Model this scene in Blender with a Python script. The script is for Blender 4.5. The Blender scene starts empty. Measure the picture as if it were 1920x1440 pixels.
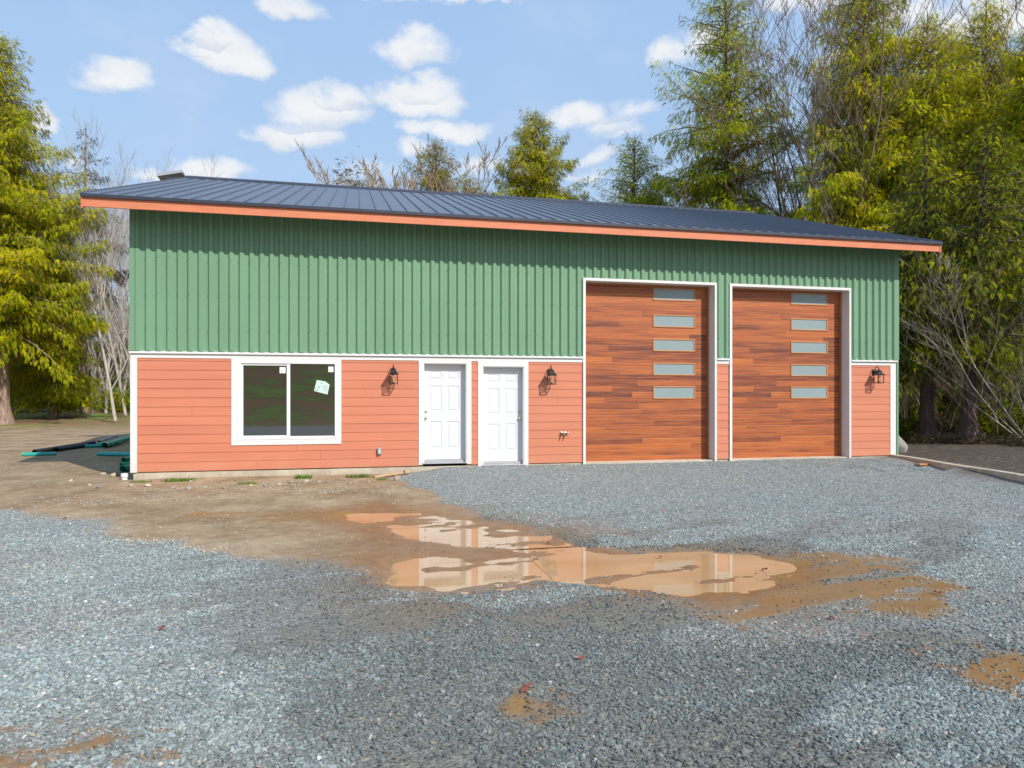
import bpy, math, random
import numpy as np
from mathutils import Vector, Matrix
random.seed(7); rng = np.random.default_rng(11)
SC = bpy.context.scene; COL = SC.collection
# ---------------------------------------------------------------- camera
FPX = 1300.0; YAW = math.radians(12.6); CAM = np.array([4.235, -14.56, 1.68])
cd = bpy.data.cameras.new('camera'); cam = bpy.data.objects.new('camera', cd); COL.objects.link(cam)
cam.location = CAM; cam.rotation_euler = (math.pi/2, 0, -YAW)
cd.sensor_width = 36; cd.lens = 36*FPX/1920; cd.shift_y = 19/1920; cd.clip_end = 2000; cd.clip_start = 0.1
SC.camera = cam
Rv = np.array([math.cos(YAW), -math.sin(YAW), 0]); Fv = np.array([math.sin(YAW), math.cos(YAW), 0])
def at(u, D, z=0.0):                       # a spot D metres ahead along the photo's column u
    p = CAM + D*(Fv + Rv*(u-960)/FPX); return (float(p[0]), float(p[1]), z)
# ---------------------------------------------------------------- light
SUN = Vector((0.6, -1.0, 0.96)).normalized()
sl = bpy.data.lights.new('sun', 'SUN'); sl.energy = 4.6; sl.angle = math.radians(0.5); sl.color = (1, .95, .88)
so = bpy.data.objects.new('sun', sl); COL.objects.link(so); so.rotation_euler = SUN.to_track_quat('Z', 'Y').to_euler()
so.location = (10, -20, 30)
SC.view_settings.view_transform = 'Standard'; SC.view_settings.look = 'None'
SC.view_settings.exposure = 0.0; SC.view_settings.gamma = 1
W = bpy.data.worlds.new('World'); SC.world = W; W.use_nodes = True
nt = W.node_tree; nt.nodes.clear()
class NT:
    """tiny helper for node trees"""
    def __init__(s, t): s.t = t
    def n(s, ty, **k):
        x = s.t.nodes.new(ty)
        for a, b in k.items(): setattr(x, a, b)
        return x
    def l(s, a, b): s.t.links.new(a, b)
    def put(s, sock, v):
        if hasattr(v, 'is_output') or isinstance(v, bpy.types.NodeSocket): s.l(v, sock)
        else: sock.default_value = v
    def m(s, op, a, b=0.0, c=None, clamp=False):
        x = s.n('ShaderNodeMath', operation=op, use_clamp=clamp)
        s.put(x.inputs[0], a); s.put(x.inputs[1], b)
        if c is not None: s.put(x.inputs[2], c)
        return x.outputs[0]
    def noise(s, vec, scale, detail=4, rough=.55, dim='3D', dist=0):
        x = s.n('ShaderNodeTexNoise', noise_dimensions=dim)
        if vec is not None: s.l(vec, x.inputs['Vector'])
        x.inputs['Scale'].default_value = scale; x.inputs['Detail'].default_value = detail
        x.inputs['Roughness'].default_value = rough; x.inputs['Distortion'].default_value = dist
        return x
    def ramp(s, fac, stops, interp='LINEAR'):
        x = s.n('ShaderNodeValToRGB'); x.color_ramp.interpolation = interp
        e = x.color_ramp.elements
        while len(e) > 1: e.remove(e[-1])
        e[0].position = stops[0][0]; e[0].color = (*stops[0][1], 1)
        for p, c in stops[1:]:
            q = e.new(p); q.color = (*c, 1)
        s.put(x.inputs[0], fac); return x.outputs[0]
    def mix(s, fac, a, b, blend='MIX'):
        x = s.n('ShaderNodeMix', data_type='RGBA', blend_type=blend)
        s.put(x.inputs[0], fac)
        for i, v in ((6, a), (7, b)):
            if isinstance(v, tuple): x.inputs[i].default_value = (*v[:3], 1)
            else: s.l(v, x.inputs[i])
        return x.outputs[2]
    def mapr(s, v, a, b, c=0., d=1., sm=False):
        x = s.n('ShaderNodeMapRange'); x.interpolation_type = 'SMOOTHSTEP' if sm else 'LINEAR'
        s.put(x.inputs[0], v)
        for i, q in ((1, a), (2, b), (3, c), (4, d)): s.put(x.inputs[i], q)
        return x.outputs[0]
    def sep(s, v): x = s.n('ShaderNodeSeparateXYZ'); s.l(v, x.inputs[0]); return x.outputs
    def comb(s, a, b, c):
        x = s.n('ShaderNodeCombineXYZ')
        for i, v in enumerate((a, b, c)): s.put(x.inputs[i], v)
        return x.outputs[0]
N = NT(nt)
wo = N.n('ShaderNodeOutputWorld'); bg = N.n('ShaderNodeBackground'); bg.inputs[1].default_value = 0.10
sky = N.n('ShaderNodeTexSky', sky_type='NISHITA'); sky.sun_disc = False
sky.sun_elevation = math.asin(SUN.z); sky.sun_rotation = math.atan2(SUN.x, SUN.y)
sky.air_density = 1.0; sky.dust_density = 0.6; sky.ozone_density = 1.6; sky.altitude = 100
tc = N.n('ShaderNodeTexCoord'); gx, gy, gz = N.sep(tc.outputs['Generated'])
az = N.m('ARCTAN2', gx, gy); el = N.m('ARCTAN2', gz, N.m('SQRT', N.m('ADD', N.m('MULTIPLY', gx, gx), N.m('MULTIPLY', gy, gy))))
av = N.comb(az, N.m('MULTIPLY', el, 1.25), 0.0)
n1 = N.noise(av, 9, 7, .55); n2 = N.noise(av, 34, 6, .62); n3 = N.noise(av, 16, 5, .6)
wx, wy, wz = N.sep(n1.outputs['Color'])
azw = N.m('ADD', az, N.m('MULTIPLY', N.m('SUBTRACT', wx, .5), .075))
elw = N.m('ADD', el, N.m('MULTIPLY', N.m('SUBTRACT', wy, .5), .06))
wx2, wy2, wz2 = N.sep(n2.outputs['Color'])
azw = N.m('ADD', azw, N.m('MULTIPLY', N.m('SUBTRACT', wx2, .5), .018))
elw = N.m('ADD', elw, N.m('MULTIPLY', N.m('SUBTRACT', wy2, .5), .018))
# puffs of cloud: direction (azimuth, elevation), half sizes, strength
CL = []
def cl(u, v, ru, rv, k=1.0):
    d = Fv + Rv*(u-960)/FPX + np.array([0, 0, (739-v)/FPX])
    a = math.atan2(d[0], d[1]); e = math.atan2(d[2], math.hypot(d[0], d[1]))
    c = math.cos(math.atan((u-960)/FPX))
    CL.append((a, e, ru/FPX*c*c, rv/FPX*c, k))
for q in [(215,138,72,36,.95),(175,150,55,22,.5),(415,95,66,52,1.15),(455,115,52,34,1.1),(350,85,30,18,.6),(390,60,36,26,.9),
          (590,215,92,46,1.05),(560,258,88,30,.95),(640,190,50,34,.9),(785,190,86,46,1.1),(830,245,95,26,1.0),(790,165,45,30,.9),
          (780,98,78,30,.85),(545,20,60,24,.75),(760,2,90,18,.8),(880,0,90,14,.8),(1085,218,66,28,.95),(1150,235,60,24,.6),(1270,105,55,28,.8),
          (1310,85,45,30,.8),(1110,295,56,18,.55),(1090,328,45,14,.5),(75,240,32,40,.9),(390,315,84,24,.95),(290,325,52,20,.8),(770,288,34,24,.7),
          (900,312,60,26,.45),(1190,210,40,24,.5),(1180,250,40,20,.5),(1850,40,170,64,1.1),(1700,20,90,44,.8),(1500,0,90,24,.7),(130,320,30,20,.5),
          (1620,110,80,40,.5),(690,330,60,20,.3),(1640,-40,200,60,.9)]: cl(*q)
acc = None; shd = None
for a, e, ra, re, k in CL:
    dx = N.m('DIVIDE', N.m('SUBTRACT', azw, a), ra); dy = N.m('DIVIDE', N.m('SUBTRACT', elw, e), re)
    dr_ = dy; dy = N.m('MAXIMUM', dy, N.m('MULTIPLY', dy, -1.7)); r2 = N.m('ADD', N.m('MULTIPLY', dx, dx), N.m('MULTIPLY', dy, dy))
    v = N.m('MULTIPLY', N.m('SUBTRACT', 1.35, r2), k)
    sv = N.m('MULTIPLY', N.m('MULTIPLY', dr_, -1.0), N.m('GREATER_THAN', v, -.1)); shd = sv if shd is None else N.m('MAXIMUM', shd, sv)
    acc = v if acc is None else N.m('SMOOTH_MAX', acc, v, .15)
dens = N.m('ADD', acc, N.m('MULTIPLY', N.m('SUBTRACT', n3.outputs['Fac'], .52), 2.1))
dens = N.m('ADD', dens, N.m('MULTIPLY', N.m('SUBTRACT', n2.outputs['Fac'], .5), 1.3))
# other clouds round the rest of the sky
nb = N.noise(tc.outputs['Generated'], 3.2, 7, .55)
back = N.m('MULTIPLY', N.mapr(gy, .3, -.2, 0, 1), N.mapr(nb.outputs['Fac'], .5, .62, 0, .8, True))
cm = N.mapr(dens, -.15, 1.15, 0, .94, True); cm = N.m('MAXIMUM', cm, back)
wisp = N.m('MULTIPLY', N.mapr(N.noise(av, 5, 6, .6).outputs['Fac'], .45, .75, 0, .28, True), N.mapr(el, .02, .5, 1, .4))
cm = N.m('MAXIMUM', cm, wisp)
cloud_c = N.mix(N.mapr(N.m('ADD', shd, N.m('MULTIPLY', N.m('SUBTRACT', n3.outputs['Fac'], .5), 1.6)), -.15, .75, 0, .85, True), (9.3, 9.4, 9.5), (6.7, 7.4, 8.4))
skyc = N.mix(1.0, sky.outputs[0], (1.0, 1.0, 1.0), 'MULTIPLY')
hor = N.mapr(el, 0.0, .75, 0, 1)
tint = N.mix(hor, (5.7, 7.6, 9.8), (3.5, 5.7, 9.6))     # pale spring air over the clear sky
skyc = N.mix(.85, skyc, tint)
N.l(N.mix(cm, skyc, cloud_c), bg.inputs[0]); N.l(bg.outputs[0], wo.inputs[0])

# ---------------------------------------------------------------- materials
MATS = {}
def mat(name, fn=None, col=(.5,.5,.5), rough=.5, metal=0.0, spec=.5, ior=1.5):
    if name in MATS: return MATS[name]
    m = bpy.data.materials.new(name); m.use_nodes = True; M = NT(m.node_tree)
    b = m.node_tree.nodes['Principled BSDF']
    b.inputs['Base Color'].default_value = (*col, 1); b.inputs['Roughness'].default_value = rough
    b.inputs['Metallic'].default_value = metal; b.inputs['Specular IOR Level'].default_value = spec; b.inputs['IOR'].default_value = ior
    if fn: fn(M, b)
    MATS[name] = m; return m
def bump(M, b, h, st=.3, dist=.01):
    x = M.n('ShaderNodeBump'); x.inputs['Strength'].default_value = st; x.inputs['Distance'].default_value = dist
    M.put(x.inputs['Height'], h); M.l(x.outputs[0], b.inputs['Normal'])
def pos(M): return M.n('ShaderNodeNewGeometry').outputs['Position']
def scaled(M, v, sx, sy, sz):
    x = M.n('ShaderNodeVectorMath', operation='MULTIPLY'); M.l(v, x.inputs[0]); x.inputs[1].default_value = (sx, sy, sz); return x.outputs[0]
def varied(col, amt=.12, scale=2.0, bscale=60, bst=.05, streak=None):
    def fn(M, b):
        p = pos(M)
        if streak: p = scaled(M, p, *streak)
        n = M.noise(p, scale, 5, .6)
        f = M.mapr(n.outputs['Fac'], .3, .7, 1-amt, 1+amt)
        c = M.comb(f, f, f)
        M.l(M.mix(1.0, col, c, 'MULTIPLY'), b.inputs['Base Color'])
        n2 = M.noise(pos(M), bscale, 3, .6); bump(M, b, n2.outputs['Fac'], bst, .01)
    return fn
def siding_fn(M, b):
    p = pos(M); n = M.noise(scaled(M, p, .35, 1, 5.6), 1.3, 3, .5); g = M.noise(scaled(M, p, 3, 10, 60), 4, 4, .6)
    x, y, z = M.sep(p)
    row = M.m('FLOOR', M.m('DIVIDE', M.m('SUBTRACT', z, .19), .178))
    wn = M.n('ShaderNodeTexWhiteNoise', noise_dimensions='1D'); M.l(row, wn.inputs['W'])
    f = M.m('ADD', M.mapr(n.outputs['Fac'], .3, .7, .93, 1.06), M.mapr(wn.outputs[0], 0, 1, -.025, .025))
    dirt = M.mapr(z, .17, .55, .10, 0)
    d2 = M.m('MULTIPLY', dirt, M.mapr(M.noise(p, 3, 5, .6).outputs['Fac'], .35, .65, 0, 1.6))
    c = M.mix(1.0, (.60, .205, .112), M.comb(f, f, f), 'MULTIPLY')
    M.l(M.mix(d2, c, (.55, .42, .30)), b.inputs['Base Color'])
    bump(M, b, g.outputs['Fac'], .12, .004)
m_siding = mat('coral_fibre_cement', siding_fn, rough=.6)
def white_fn(M, b):
    p = pos(M); x, y, z = M.sep(p)
    n = M.noise(p, 2.5, 5, .6)
    c = M.mix(M.mapr(n.outputs['Fac'], .4, .75, 0, .35), (.74, .73, .71), (.66, .62, .57))
    dirt = M.m('MULTIPLY', M.mapr(z, .15, .7, .5, 0), M.mapr(M.noise(p, 9, 5, .7).outputs['Fac'], .4, .7, 0, 1))
    M.l(M.mix(dirt, c, (.55, .47, .38)), b.inputs['Base Color'])
    bump(M, b, M.noise(scaled(M, p, 8, 8, 8), 10, 3).outputs['Fac'], .05, .003)
m_white = mat('white_trim_paint', white_fn, rough=.5)
m_vinyl = mat('white_vinyl', varied((.77, .77, .77), .02, 3, 90, .01), rough=.32)
m_door = mat('white_door_paint', varied((.71, .71, .72), .02, 2, 90, .02), rough=.38)
def green_fn(M, b):
    p = pos(M); n = M.noise(scaled(M, p, 1.0, 1, .25), 1.6, 5, .6)
    f = M.mapr(n.outputs['Fac'], .3, .7, .93, 1.07)
    M.l(M.mix(1.0, (.168, .312, .185), M.comb(f, f, f), 'MULTIPLY'), b.inputs['Base Color'])
    bump(M, b, M.noise(scaled(M, p, 1, 1, .3), 7, 3).outputs['Fac'], .08, .01)
m_green = mat('green_painted_steel', green_fn, rough=.48)
m_screw = mat('dark_green_screw_head', col=(.05, .12, .07), rough=.5)
def roof_fn(M, b):
    p = pos(M); n = M.noise(scaled(M, p, 1, .15, .15), 2.2, 4, .6)
    f = M.mapr(n.outputs['Fac'], .3, .7, .88, 1.12)
    M.l(M.mix(1.0, (.095, .110, .145), M.comb(f, f, f), 'MULTIPLY'), b.inputs['Base Color'])
    M.l(M.mapr(n.outputs['Fac'], .3, .7, .34, .46), b.inputs['Roughness'])
    bump(M, b, M.noise(scaled(M, p, 3, .5, .5), 1.5, 2).outputs['Fac'], .12, .02)
m_roof = mat('navy_standing_seam_steel', roof_fn, rough=.4, spec=.6)
m_dark = mat('dark_navy_drip_edge', varied((.035, .04, .06), .1), rough=.45)
def fascia_fn(M, b):
    p = pos(M); n = M.noise(scaled(M, p, 1.2, 20, 22), 2.0, 6, .65)
    c = M.ramp(n.outputs['Fac'], [(.3, (.57, .170, .080)), (.5, (.65, .208, .100)), (.72, (.71, .25, .125))])
    M.l(c, b.inputs['Base Color']); bump(M, b, n.outputs['Fac'], .15, .004)
m_fascia = mat('coral_stained_fascia', fascia_fn, rough=.55)
m_soffit = mat('brown_soffit_plywood', varied((.30, .20, .12), .2, 3), rough=.7)
def conc_fn(M, b):
    p = pos(M); n = M.noise(p, 3, 7, .65); n2 = M.noise(p, 40, 4, .6)
    c = M.ramp(n.outputs['Fac'], [(.3, (.40, .34, .25)), (.55, (.54, .47, .36)), (.75, (.62, .56, .45))])
    x, y, z = M.sep(p)
    c = M.mix(M.m('MULTIPLY', M.mapr(z, .0, .12, .7, 0), M.mapr(n2.outputs['Fac'], .3, .7, 0, 1)), c, (.25, .19, .13))
    M.l(c, b.inputs['Base Color']); bump(M, b, M.m('ADD', n2.outputs['Fac'], n.outputs['Fac']), .3, .006)
m_conc = mat('pale_concrete', conc_fn, rough=.85)
def wood_door_fn(M, b):
    tcn = M.n('ShaderNodeTexCoord'); x, y, z = M.sep(tcn.outputs['Object'])
    H = .1325
    r = M.m('DIVIDE', z, H); row = M.m('FLOOR', r); fr = M.m('SUBTRACT', r, row)
    w1 = M.n('ShaderNodeTexWhiteNoise', noise_dimensions='1D'); M.l(row, w1.inputs['W'])
    q = M.m('ADD', M.m('DIVIDE', x, 3.3), M.m('MULTIPLY', w1.outputs[0], 7.0)); pl = M.m('FLOOR', q)
    w2 = M.n('ShaderNodeTexWhiteNoise', noise_dimensions='2D'); M.l(M.comb(row, pl, 0.), w2.inputs['Vector'])
    off = M.m('MULTIPLY', w2.outputs['Value'], 40.0)
    v = M.comb(M.m('ADD', M.m('MULTIPLY', x, .55), off), 0.0, M.m('MULTIPLY', z, 13.0))
    n = M.noise(v, 1.9, 5, .55, dist=.5)
    v2 = M.comb(M.m('ADD', M.m('MULTIPLY', x, 1.6), off), 0.0, M.m('MULTIPLY', z, 90.0)); g = M.noise(v2, 2.2, 5, .65)
    f = M.m('ADD', M.m('MULTIPLY', M.m('SUBTRACT', n.outputs['Fac'], .05), .68), M.m('MULTIPLY', w2.outputs['Value'], .24))
    f = M.m('ADD', f, M.m('MULTIPLY', M.m('SUBTRACT', g.outputs['Fac'], .5), .22))
    c = M.ramp(f, [(.20, (.10, .028, .018)), (.31, (.21, .056, .025)), (.45, (.39, .105, .032)), (.60, (.52, .150, .036)), (.78, (.68, .22, .058))])
    gr = M.mapr(M.m('MINIMUM', fr, M.m('SUBTRACT', 1.0, fr)), 0.0, .035, .0, 1.0)
    r4 = M.m('DIVIDE', z, H*4); f4 = M.m('SUBTRACT', r4, M.m('FLOOR', r4)); g4 = M.mapr(M.m('MINIMUM', f4, M.m('SUBTRACT', 1.0, f4)), 0.004, .014, 0, 1)
    gr = M.m('MINIMUM', gr, g4)
    c = M.mix(M.mapr(gr, 0, 1, .65, 0), c, (.06, .018, .010))
    M.l(c, b.inputs['Base Color']); bump(M, b, M.m('ADD', gr, M.m('MULTIPLY', g.outputs['Fac'], .08)), .5, .006)
m_wood = mat('cedar_plank_wood', wood_door_fn, rough=.45)
def stop_fn(M, b):
    n = M.noise(scaled(M, pos(M), 30, 30, 1.5), 2, 5, .6)
    M.l(M.ramp(n.outputs['Fac'], [(.3, (.30, .09, .035)), (.7, (.48, .17, .06))]), b.inputs['Base Color'])
m_stop = mat('stained_stop_wood', stop_fn, rough=.5)
m_frameT = mat('tan_lite_frame', varied((.50, .22, .075), .1), rough=.45)
m_frost = mat('frosted_grey_glass', varied((.27, .335, .34), .05, 1.2, 60, .0), rough=.33, spec=.6)
m_glass = mat('dark_window_glass', col=(.006, .009, .007), rough=.012, ior=3.0)
m_black = mat('black_lantern_metal', varied((.014, .014, .017), .2), rough=.35)
def clearg(M, b):
    b.inputs['Transmission Weight'].default_value = .95; b.inputs['Alpha'].default_value = .4
m_clear = mat('clear_seeded_glass', clearg, col=(.95, .95, .93), rough=.05, ior=1.2)
m_amber = mat('amber_bulb_glass', col=(.80, .42, .10), rough=.15)
m_nickel = mat('satin_nickel', varied((.62, .55, .45), .05), rough=.3, metal=1.0)
m_grey = mat('grey_plastic', varied((.34, .36, .40), .08), rough=.4)
m_silver = mat('grey_threshold_metal', varied((.45, .45, .46), .08), rough=.4, metal=.4)
m_paper = mat('white_label_paper', col=(.80, .82, .80), rough=.6)
m_paperg = mat('pale_green_label_paper', col=(.58, .72, .65), rough=.6)
m_ink = mat('dark_label_ink', col=(.05, .06, .06), rough=.6)
m_inkg = mat('green_label_ink', col=(.05, .40, .10), rough=.6)
m_red = mat('red_valve_paint', col=(.35, .05, .04), rough=.4)
m_pipeg = mat('green_pvc_pipe', varied((.03, .42, .24), .15), rough=.4)
m_pipet = mat('teal_pvc_pipe', varied((.015, .32, .30), .15), rough=.4)
m_pipeb = mat('black_corrugated_pipe', varied((.02, .02, .028), .2), rough=.5)
m_lumber = mat('pine_lumber', varied((.52, .36, .22), .2, 3, 40, .2, (1, 8, 8)), rough=.7)
m_leaf = mat('dead_red_leaf', varied((.20, .05, .025), .4, 30), rough=.7)
m_leafo = mat('dead_orange_leaf', varied((.50, .16, .05), .3, 30), rough=.7)
def rock_fn(base):
    def fn(M, b):
        n = M.noise(pos(M), 14, 6, .65); o = M.n('ShaderNodeObjectInfo')
        c = M.ramp(n.outputs['Fac'], [(.3, tuple(.6*q for q in base)), (.6, base), (.8, tuple(min(1, 1.35*q) for q in base))])
        k = M.mapr(o.outputs['Random'], 0, 1, .7, 1.25)
        M.l(M.mix(1.0, c, M.comb(k, k, M.m('MULTIPLY', k, .95)), 'MULTIPLY'), b.inputs['Base Color'])
        bump(M, b, n.outputs['Fac'], .5, .01)
    return fn
m_rock = mat('buff_field_stone', rock_fn((.46, .38, .29)), rough=.85)
m_rockg = mat('grey_field_stone', rock_fn((.33, .32, .31)), rough=.85)
def bark_fn(base, hi, sx=14):
    def fn(M, b):
        tcn = M.n('ShaderNodeTexCoord')
        n = M.noise(scaled(M, tcn.outputs['Object'], sx, sx, 1.6), 1.0, 6, .65)
        M.l(M.ramp(n.outputs['Fac'], [(.3, tuple(.55*q for q in base)), (.5, base), (.72, hi)]), b.inputs['Base Color'])
        bump(M, b, n.outputs['Fac'], .8, .04)
    return fn
m_bark = mat('cedar_bark', bark_fn((.30, .20, .15), (.50, .40, .33)), rough=.9)
m_barkp = mat('purple_brown_bark', bark_fn((.15, .085, .085), (.26, .16, .15)), rough=.9)
m_birch = mat('pale_alder_bark', bark_fn((.46, .40, .34), (.66, .60, .54), 5), rough=.85)
m_twig = mat('brown_twig_bark', bark_fn((.20, .13, .10), (.36, .26, .19), 5), rough=.85)
m_moss = mat('mossy_bark', bark_fn((.26, .21, .10), (.42, .36, .14), 4), rough=.9)
def leaf_fn(M, b):
    a = M.n('ShaderNodeAttribute', attribute_name='tint'); o = M.n('ShaderNodeObjectInfo')
    k = M.mapr(o.outputs['Random'], 0, 1, .88, 1.12)
    c = M.mix(1.0, a.outputs['Color'], M.comb(k, k, k), 'MULTIPLY')
    M.l(c, b.inputs['Base Color'])
    tr = M.n('ShaderNodeBsdfTranslucent'); M.l(c, tr.inputs[0])
    mx = M.n('ShaderNodeMixShader'); mx.inputs[0].default_value = .22
    out = [q for q in M.t.nodes if q.type == 'OUTPUT_MATERIAL'][0]
    M.l(b.outputs[0], mx.inputs[1]); M.l(tr.outputs[0], mx.inputs[2]); M.l(mx.outputs[0], out.inputs[0])
m_foli = mat('leaf_sprays', leaf_fn, rough=.75, spec=.08)
def water_fn(M, b):
    p = pos(M); n = M.noise(p, .9, 5, .6)
    M.l(M.ramp(n.outputs['Fac'], [(.35, (.46, .26, .12)), (.6, (.52, .34, .18)), (.75, (.42, .22, .09))]), b.inputs['Base Color'])
    bump(M, b, M.noise(p, 5, 2, .5).outputs['Fac'], .012, .01)
m_water = mat('muddy_water', water_fn, rough=.035, ior=1.36, spec=.5)

# ---------------------------------------------------------------- mesh helpers
class MB:
    def __init__(s): s.v = []; s.f = []; s.mi = []
    def face(s, pts, mi=0):
        i = len(s.v); s.v += [tuple(map(float, p)) for p in pts]; s.f.append(tuple(range(i, i+len(pts)))); s.mi.append(mi)
    def box(s, x0, x1, y0, y1, z0, z1, mi=0, M=None):
        c = [(x, y, z) for x in (x0, x1) for y in (y0, y1) for z in (z0, z1)]
        if M is not None: c = [tuple(M @ Vector(p)) for p in c]
        i = len(s.v); s.v += c
        for f in ((0,1,3,2),(4,6,7,5),(0,4,5,1),(2,3,7,6),(0,2,6,4),(1,5,7,3)):
            s.f.append(tuple(i+j for j in f)); s.mi.append(mi)
    def tube(s, pts, rad, n=8, mi=0, cap=True):
        pts = [np.array(p, float) for p in pts]; k = len(pts)
        rad = rad if hasattr(rad, '__len__') else [rad]*k
        i0 = len(s.v); up = None
        for j in range(k):
            d = pts[min(j+1, k-1)] - pts[max(j-1, 0)]; d /= (np.linalg.norm(d)+1e-9)
            if up is None:
                up = np.array([0, 0, 1.]) if abs(d[2]) < .9 else np.array([1., 0, 0])
            a = np.cross(d, up); a /= (np.linalg.norm(a)+1e-9); b = np.cross(a, d); up = b
            for q in range(n):
                t = 2*math.pi*q/n; s.v.append(tuple(pts[j] + rad[j]*(a*math.cos(t) + b*math.sin(t))))
        for j in range(k-1):
            for q in range(n):
                A = i0+j*n+q; B = i0+j*n+(q+1) % n
                s.f.append((A, B, B+n, A+n)); s.mi.append(mi)
        if cap:
            s.f.append(tuple(i0+q for q in range(n))); s.mi.append(mi)
            s.f.append(tuple(i0+(k-1)*n+q for q in reversed(range(n)))); s.mi.append(mi)
    def lathe(s, prof, c=(0,0,0), n=16, mi=0):
        i0 = len(s.v)
        for r, z in prof:
            for q in range(n):
                t = 2*math.pi*q/n; s.v.append((c[0]+r*math.cos(t), c[1]+r*math.sin(t), c[2]+z))
        for j in range(len(prof)-1):
            for q in range(n):
                A = i0+j*n+q; B = i0+j*n+(q+1) % n; s.f.append((A, B, B+n, A+n)); s.mi.append(mi)
    def build(s, name, mats, parent=None, smooth=False, bevel=0, loc=None):
        me = bpy.data.meshes.new(name); me.from_pydata(s.v, [], s.f); me.update()
        for m in (mats if isinstance(mats, (list, tuple)) else [mats]): me.materials.append(m)
        if any(s.mi): me.polygons.foreach_set('material_index', s.mi)
        if smooth: me.polygons.foreach_set('use_smooth', [True]*len(me.polygons))
        o = bpy.data.objects.new(name, me); COL.objects.link(o)
        if parent is not None: o.parent = parent
        if loc is not None: o.location = loc
        if bevel:
            b = o.modifiers.new('bevel', 'BEVEL'); b.width = bevel; b.segments = 2; b.limit_method = 'ANGLE'
        return o
def tag(o, label=None, cat=None, group=None, kind=None):
    if label: o['label'] = label
    if cat: o['category'] = cat
    if group: o['group'] = group
    if kind: o['kind'] = kind
    return o
def thing(name, label, cat, loc=(0,0,0), rz=0, group=None):
    o = bpy.data.objects.new(name, None); o.empty_display_size = .2; COL.objects.link(o)
    o.location = loc; o.rotation_euler = (0, 0, rz); return tag(o, label, cat, group)
def kids(r): return [o for o in COL.objects if o.parent is r]
def dup(root, loc, rz=0, label=None, sc=None):
    r = root.copy(); COL.objects.link(r); r.location = loc; r.rotation_euler = (0, 0, rz)
    if sc is not None: r.scale = sc if hasattr(sc, '__len__') else (sc, sc, sc)
    if label: r['label'] = label
    for ch in kids(root):
        c = ch.copy(); COL.objects.link(c); c.parent = r
        for g in kids(ch):
            d = g.copy(); COL.objects.link(d); d.parent = c
    return r
# ---------------------------------------------------------------- numpy noise
def vnoise(x, y, seed=0):
    xi = np.floor(x).astype(np.int64); yi = np.floor(y).astype(np.int64); fx = x-xi; fy = y-yi
    fx = fx*fx*(3-2*fx); fy = fy*fy*(3-2*fy)
    def h(a, b):
        n = (a*374761393 + b*668265263 + seed*1442695041) & 0xffffffff
        n = ((n ^ (n >> 13))*1274126177) & 0xffffffff
        return ((n ^ (n >> 16)) & 0xffff)/65535.0
    return (h(xi, yi)*(1-fx)+h(xi+1, yi)*fx)*(1-fy) + (h(xi, yi+1)*(1-fx)+h(xi+1, yi+1)*fx)*fy
def fbm(x, y, sc, oct=4, seed=0):
    v = 0; a = .5; t = 0
    for i in range(oct):
        v = v + a*vnoise(x*sc+i*17.3, y*sc+i*9.1, seed+i); t += a; a *= .5; sc *= 2.03
    return v/t
def sdf(x, y, poly):            # negative inside
    P = np.array(poly, float); n = len(P); d = np.full(x.shape, 1e9); ins = np.zeros(x.shape, bool)
    for i in range(n):
        a = P[i]; b = P[(i+1) % n]; e = b-a
        t = np.clip(((x-a[0])*e[0]+(y-a[1])*e[1])/(e@e), 0, 1)
        d = np.minimum(d, np.hypot(x-a[0]-t*e[0], y-a[1]-t*e[1]))
        c = ((a[1] > y) != (b[1] > y)) & (x < (b[0]-a[0])*(y-a[1])/(b[1]-a[1]+1e-12)+a[0]); ins ^= c
    return np.where(ins, -d, d)
def sst(a, b, x): t = np.clip((x-a)/(b-a), 0, 1); return t*t*(3-2*t)

# ---------------------------------------------------------------- ground
FRONT = [(-30,-1),(-8,-1.2),(-3.3,-2.27),(-.8,-3.17),(-.33,-3.64),(.28,-4.19),(.63,-4.27),(1.27,-4.98),(1.74,-5.89),(2.2,-6.36),(2.78,-6.85),(3.2,-7.25),(3.68,-7.46),(4.09,-7.66),(4.38,-8.12),(4.77,-8.65),(5.6,-8.75),(5.95,-8.55),(6.4,-8.95),(6.96,-9.7),(7.6,-9.6),(8.3,-9.0),(9,-7.5),(12,-5),(40,-5),(40,-23),(-30,-23)]
RIGHT = [(5.25,1.2),(5.12,-.6),(5.14,-1.29),(5.16,-2.26),(5.49,-3.42),(5.42,-4.2),(5.71,-4.7),(5.9,-5.3),(6.25,-5.9),(6.5,-6.5),(6.75,-7.1),(7.2,-7.6),(8.2,-8.0),(8.6,-9.0),(9,-9),(40,-9),(40,-4.9),(17.0,1.2)]
PUD = [
 [(4.05,-4.62),(4.45,-4.52),(5.04,-4.65),(5.36,-5.05),(5.85,-5.6),(6.2,-6.35),(6.1,-7.0),(5.6,-6.85),(5.04,-6.35),(4.7,-5.65),(4.3,-5.15)],
 [(4.72,-7.48),(5.1,-7.33),(5.79,-7.5),(5.98,-7.97),(5.8,-8.5),(5.47,-8.7),(5.0,-8.7),(4.68,-8.3)],
 [(5.9,-7.4),(6.58,-7.38),(6.74,-7.6),(7.4,-7.75),(8.12,-8.05),(8.28,-8.48),(8.2,-8.9),(7.9,-9.05),(7.4,-9.1),(6.9,-9.0),(6.6,-8.85),(6.43,-8.8),(6.23,-8.7),(6.06,-8.65),(5.76,-8.4)],
 [(6.2,-6.55),(6.48,-6.6),(6.68,-7.13),(6.55,-7.4),(6.05,-7.36)],
]
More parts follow.
